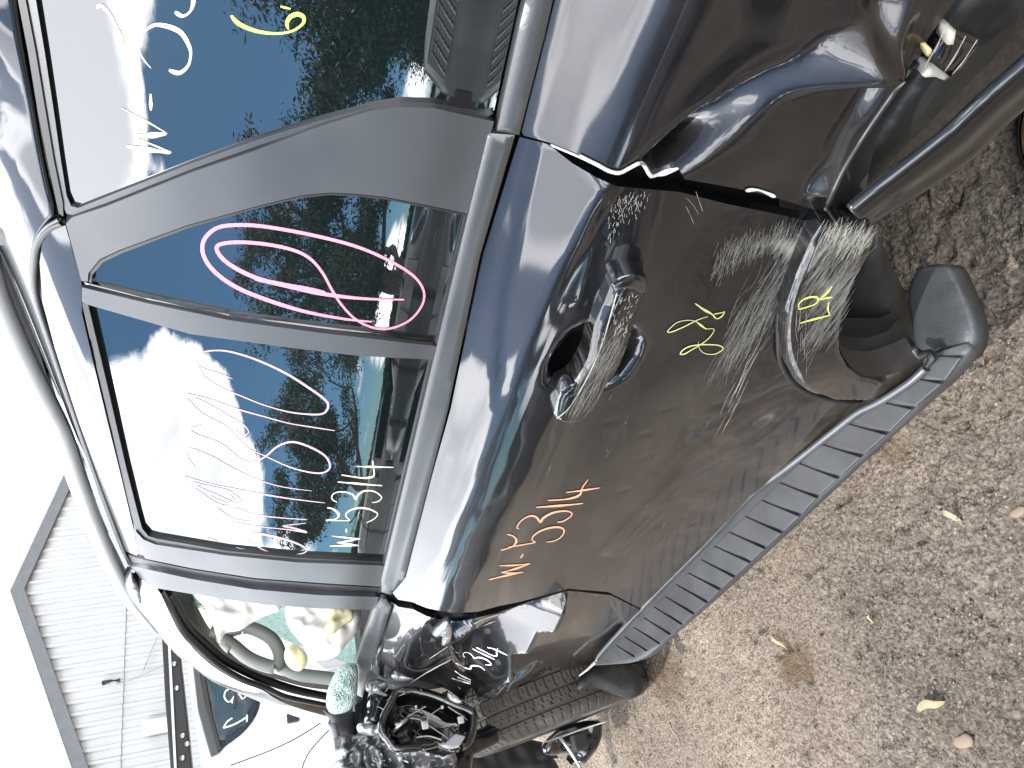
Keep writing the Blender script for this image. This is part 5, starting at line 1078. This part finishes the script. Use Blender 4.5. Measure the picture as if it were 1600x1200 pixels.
# ---- broken mirror
def mirror():
    hx = [(620, 1082), (642, 1079), (664, 1083), (687, 1090), (712, 1102), (736, 1112), (740, 1122), (738, 1142), (731, 1160), (716, 1168), (700, 1166), (687, 1160), (669, 1164), (645, 1168), (619, 1169), (607, 1156), (596, 1140), (601, 1118), (612, 1098)]
    X = -2.22; at = lambda q, d=0: on_x(q, X+d)
    rim = tube('mirror_housing', at(catmull(hx, 3, True)), .012, M['gloss_black'], car, 10, True); rim['label'] = 'broken black mirror housing with loose wires'
    A = at(catmull(hx, 3, True)); c = A.mean(0); V = []; F = []; n = len(A)
    for k, (s, d) in enumerate(((1, 0), (.97, -.04), (.90, -.075), (.7, -.095), (.35, -.10), (0.02, -.10))):
        for p in A: q = c+(p-c)*s; V.append(q+np.array([d, 0, 0]))
    for k in range(5):
        for i in range(n): j = (i+1) % n; F.append((k*n+i, k*n+j, (k+1)*n+j, (k+1)*n+i))
    mesh('housing_shell', V, F, M['gloss_black'], rim)
    tube('mirror_motor', at([(620, 1124), (632, 1140), (628, 1128)][:2], -.03), [.03, .03], M['gloss_black'], rim, 16)
    tube('motor_band', [at([(626, 1131)], -.02)[0], at([(629, 1135)], -.02)[0]], .032, M['alloy'], rim, 16)
    r = random.Random(4)
    W = [[(622, 1105), (640, 1102), (655, 1108), (664, 1118), (665, 1130)], [(636, 1120), (650, 1112), (665, 1104)], [(640, 1122), (655, 1124), (665, 1130), (672, 1118), (690, 1105)], [(665, 1130), (655, 1140), (648, 1152), (652, 1160), (668, 1162)], [(665, 1130), (680, 1140), (695, 1150), (705, 1158)], [(650, 1152), (670, 1150), (690, 1156)], [(645, 1140), (660, 1150), (680, 1158), (700, 1170)], [(700, 1104), (712, 1112), (726, 1120)], [(692, 1160), (700, 1168), (704, 1175)], [(630, 1104), (626, 1116), (636, 1124)]]
    for k, w in enumerate(W): tube('wire', at(catmull(w, 6), .0+.012*(k % 3)), .0016+.0006*(k % 2), M['wire'] if k % 3 else M['rubber'], rim, 5)
    for px, s_ in (((720, 1125), .010), ((664, 1133), .011), ((691, 1105), .005), ((650, 1104), .004)):
        c0 = at([px], .02)[0]; box('white_connector', c0-[.004, s_, s_*.9], c0+[.004, s_, s_*.9], M['bare'], rim, .003)
    slab('connector_box', at([(692, 1164), (712, 1146), (728, 1150), (718, 1166), (704, 1168)], .03), (-.03, 0, 0), P('grey_connector', (.3, .3, .32), .4), rim, .004)
    ribs = at([(622, 1088), (631, 1083), (633, 1084), (626, 1100)], .01); slab('bright_chip', ribs[[0, 1, 2]], (-.004, 0, 0), M['bare'], rim)
    arm = lump('mirror_arm', [(578, 1078), (612, 1076), (622, 1084), (610, 1100), (598, 1124), (596, 1140), (570, 1134), (573, 1110)], lambda q: on_x(q, -2.32), M['gloss_black'], rim, h=.03, w=.05, step=.01, curve=2)
    lump('torn_bracket', [(562, 1130), (600, 1134), (596, 1144), (580, 1148), (560, 1142)], lambda q: on_x(q, -2.28), M['alloy'], rim, h=.01, w=.02, noise=.02, nscale=70, step=.006)
    lump('torn_bracket', [(572, 1068), (584, 1060), (600, 1064), (606, 1072), (596, 1078), (606, 1086), (590, 1082), (574, 1078)], lambda q: on_x(q, -2.24), M['crush'], rim, h=.012, w=.015, noise=.03, nscale=70, step=.005)
    lump('torn_bracket', [(612, 1052), (630, 1050), (652, 1058), (640, 1062), (618, 1060)], lambda q: on_x(q, -2.2), M['crush'], rim, h=.008, w=.012, noise=.03, nscale=90, step=.005)
    lump('torn_bracket', [(700, 1082), (712, 1088), (722, 1096), (716, 1098), (704, 1092)], lambda q: on_x(q, -2.2), M['bare'], rim, h=.004, w=.008, noise=.02, nscale=90, step=.004)
    for k in range(26):
        a = (r.uniform(578, 735), r.uniform(1066, 1160)); b_ = (a[0]+r.uniform(-12, 12), a[1]+r.uniform(-8, 8)); tube('loose_fibre', on_x([a, ((a[0]+b_[0])/2+2, (a[1]+b_[1])/2), b_], -2.2), .0012, M['wire'], rim, 4) if k < 12 else None
mirror()
# ---- crushed front end
fr = lump('front_fender', [(620, 1120), (700, 1078), (745, 1112), (745, 1140), (820, 1108), (900, 1082), (880, 1100), (800, 1150), (740, 1180), (735, 1260), (540, 1260), (520, 1180), (560, 1130)], lambda q: on_x(q, -2.62), M['paint'], car, h=.03, w=.06, noise=.03, nscale=9, ridge=.8, step=.014, curve=0)
fr['label'] = 'crushed front fender'
cg = lump('crumpled_front', [(525, 1150), (600, 1146), (640, 1168), (700, 1166), (715, 1185), (700, 1240), (560, 1260), (515, 1220)], lambda q: on_x(q, -2.52), M['crush'], car, h=.03, w=.05, noise=.07, nscale=22, ridge=2.5, step=.008, curve=0)
cg['label'] = 'crumpled grey metal at the front'
lump('crumpled_front', [(560, 1160), (590, 1164), (600, 1185), (590, 1210), (566, 1200), (560, 1180)], lambda q: on_x(q, -2.46), M['crush'], cg, h=.02, w=.03, noise=.05, nscale=30, ridge=2, step=.007)
for k in range(46):
    a = (RNG.uniform(535, 705), RNG.uniform(1150, 1200)); d = (RNG.uniform(-14, 14), RNG.uniform(-9, 14)); tube('metal_shard', on_x([a, (a[0]+d[0]*.5+3, a[1]+d[1]*.5), (a[0]+d[0], a[1]+d[1])], -2.43), [.001, .0035, .001], M['scratch'] if k % 2 else M['alloy'], cg, 4)
lump('cowl_piece', [(505, 1108), (556, 1112), (560, 1148), (540, 1152), (518, 1146), (520, 1128)], lambda q: on_x(q, -2.6), M['int_dark'], car, h=.02, w=.03, noise=.02, nscale=20, step=.012, curve=0)
lump('cowl_piece', [(512, 1128), (526, 1130), (532, 1150), (540, 1165), (534, 1178), (522, 1170), (518, 1150)], lambda q: on_x(q, -2.5), P('grey_bracket', (.2, .21, .22), .4), car, h=.015, w=.02, step=.012, curve=0)
slab('grey_bracket', on_x([(521, 1154), (539, 1152), (541, 1160), (523, 1172)], -2.45), (-.02, 0, 0), M['crush'], cg, .003)
tube('loose_rod', on_x([(542, 1184), (556, 1166), (568, 1153)], -2.42), .002, M['rubber'], cg, 5)
tube('fender_edge', hit(catmull([(741, 1139), (790, 1117), (850, 1092), (895, 1084), (912, 1066)], 5), S0, -.004), .0025, M['alloy'], fd, 6)
lump('inner_arch', [(690, 1130), (760, 1140), (850, 1160), (880, 1210), (860, 1300), (660, 1300)], lambda q: on_x(q, -3.35), M['int_dark'], car, h=.03, w=.06, noise=.03, step=.02, curve=0)
def front_wheel():
    R, W = .365, .225; n = 420; prof = []
    lat = np.linspace(-.5, .5, 61); V = []; F = []
    side = [(.50, .80), (.505, .74), (.47, .64)]
    T = Matrix.Rotation(math.radians(7), 4, 'X') @ Matrix.Rotation(0, 4, 'Y'); T = Matrix.Rotation(math.radians(-5), 4, 'Z') @ T
    c = np.array([-2.80, .035, .35]); T3 = np.array(T.to_3x3())
    for i in range(n):
        a = 2*math.pi*i/n; u = i/n*70
        row = []
        for s in (-1,):
            for (l, q) in side[::-1]: row.append((l*s, q, 0))
        for l in lat:
            sh = 1-.10*max(0, (abs(l)-.36)/.14)**2; dep = 0
            for g_ in (-.27, -.04, .19):
                if abs(l-g_) < .022: dep = .022
            ph = (u+({0: 0, 1: .4, 2: .2, 3: .7}[int((l+.5)*3.99)])+l*.35+.06*math.sin(l*40)) % 1
            if ph < .14 and abs(l) < .49: dep = max(dep, .016)
            if .5 < ph < .56 and -.27 < l < .19: dep = max(dep, .009)
            row.append((l, sh-dep, 1))
        for (l, q) in side: row.append((l, q, 0))
        for (l, q, _) in row:
            v = np.array([R*q*math.cos(a), l*W, R*q*math.sin(a)]); V.append(c+T3@v)
    m = len(row)
    for i in range(n):
        for k in range(m-1): j = (i+1) % n; F.append((i*m+k, i*m+k+1, j*m+k+1, j*m+k))
    ty = mesh('front_tyre', V, F, M['tyre'], car, False); ty['label'] = 'dusty front tyre twisted outwards'
    V = []; F = []; pr = [(-.47, .64), (-.40, .60), (-.30, .55), (-.32, .25), (-.30, 0)]
    for i in range(60):
        a = 2*math.pi*i/60
        for (l, q) in pr: V.append(c+T3@np.array([R*q*math.cos(a), l*W, R*q*math.sin(a)]))
    for i in range(60):
        for k in range(4): j = (i+1) % 60; F.append((i*5+k, i*5+k+1, j*5+k+1, j*5+k))
    mesh('rim', V, F, M['alloy'], ty)
front_wheel()
# splash guard and broken bumper pieces by the wheel
lump('splash_guard', [(925, 1042), (960, 1034), (985, 1038), (1002, 1055), (1004, 1078), (990, 1090), (960, 1082), (930, 1072), (905, 1078), (905, 1062)], lambda q: on_x(q, -2.40), P('matt_black_liner', (.016, .016, .016), .6, bump=.3, var=.3), car, h=.02, w=.04, noise=.015, step=.012, curve=2)
bp_ = empty('bumper_fragment', tuple(on_z([(890, 1160)], 0)[0]), label='broken black bumper fragment on the dirt beside the front tyre', cat='car part')
lump('shell', [(846, 1168), (870, 1140), (905, 1128), (935, 1124), (942, 1140), (936, 1165), (915, 1192), (898, 1178), (878, 1176), (856, 1180)], lambda q: on_x(q, -3.05), M['gloss_black'], bp_, h=.03, w=.05, noise=.04, nscale=14, ridge=1, step=.012, curve=2, back=.12)
tube('pale_edge', on_x([(853, 1159), (880, 1150), (905, 1141), (945, 1128)], -2.95), .0035, M['bare'], bp_, 5)
tube('pale_strip', on_x([(875, 1152), (890, 1172), (905, 1196), (912, 1215)], -2.95), .007, M['alloy'], bp_, 5)
box('inner_rib', tuple(on_x([(905, 1160)], -3.0)[0]-[.03, .03, .03]), tuple(on_x([(905, 1160)], -3.0)[0]+[.03, .03, .03]), M['int_dark'], bp_, .008)
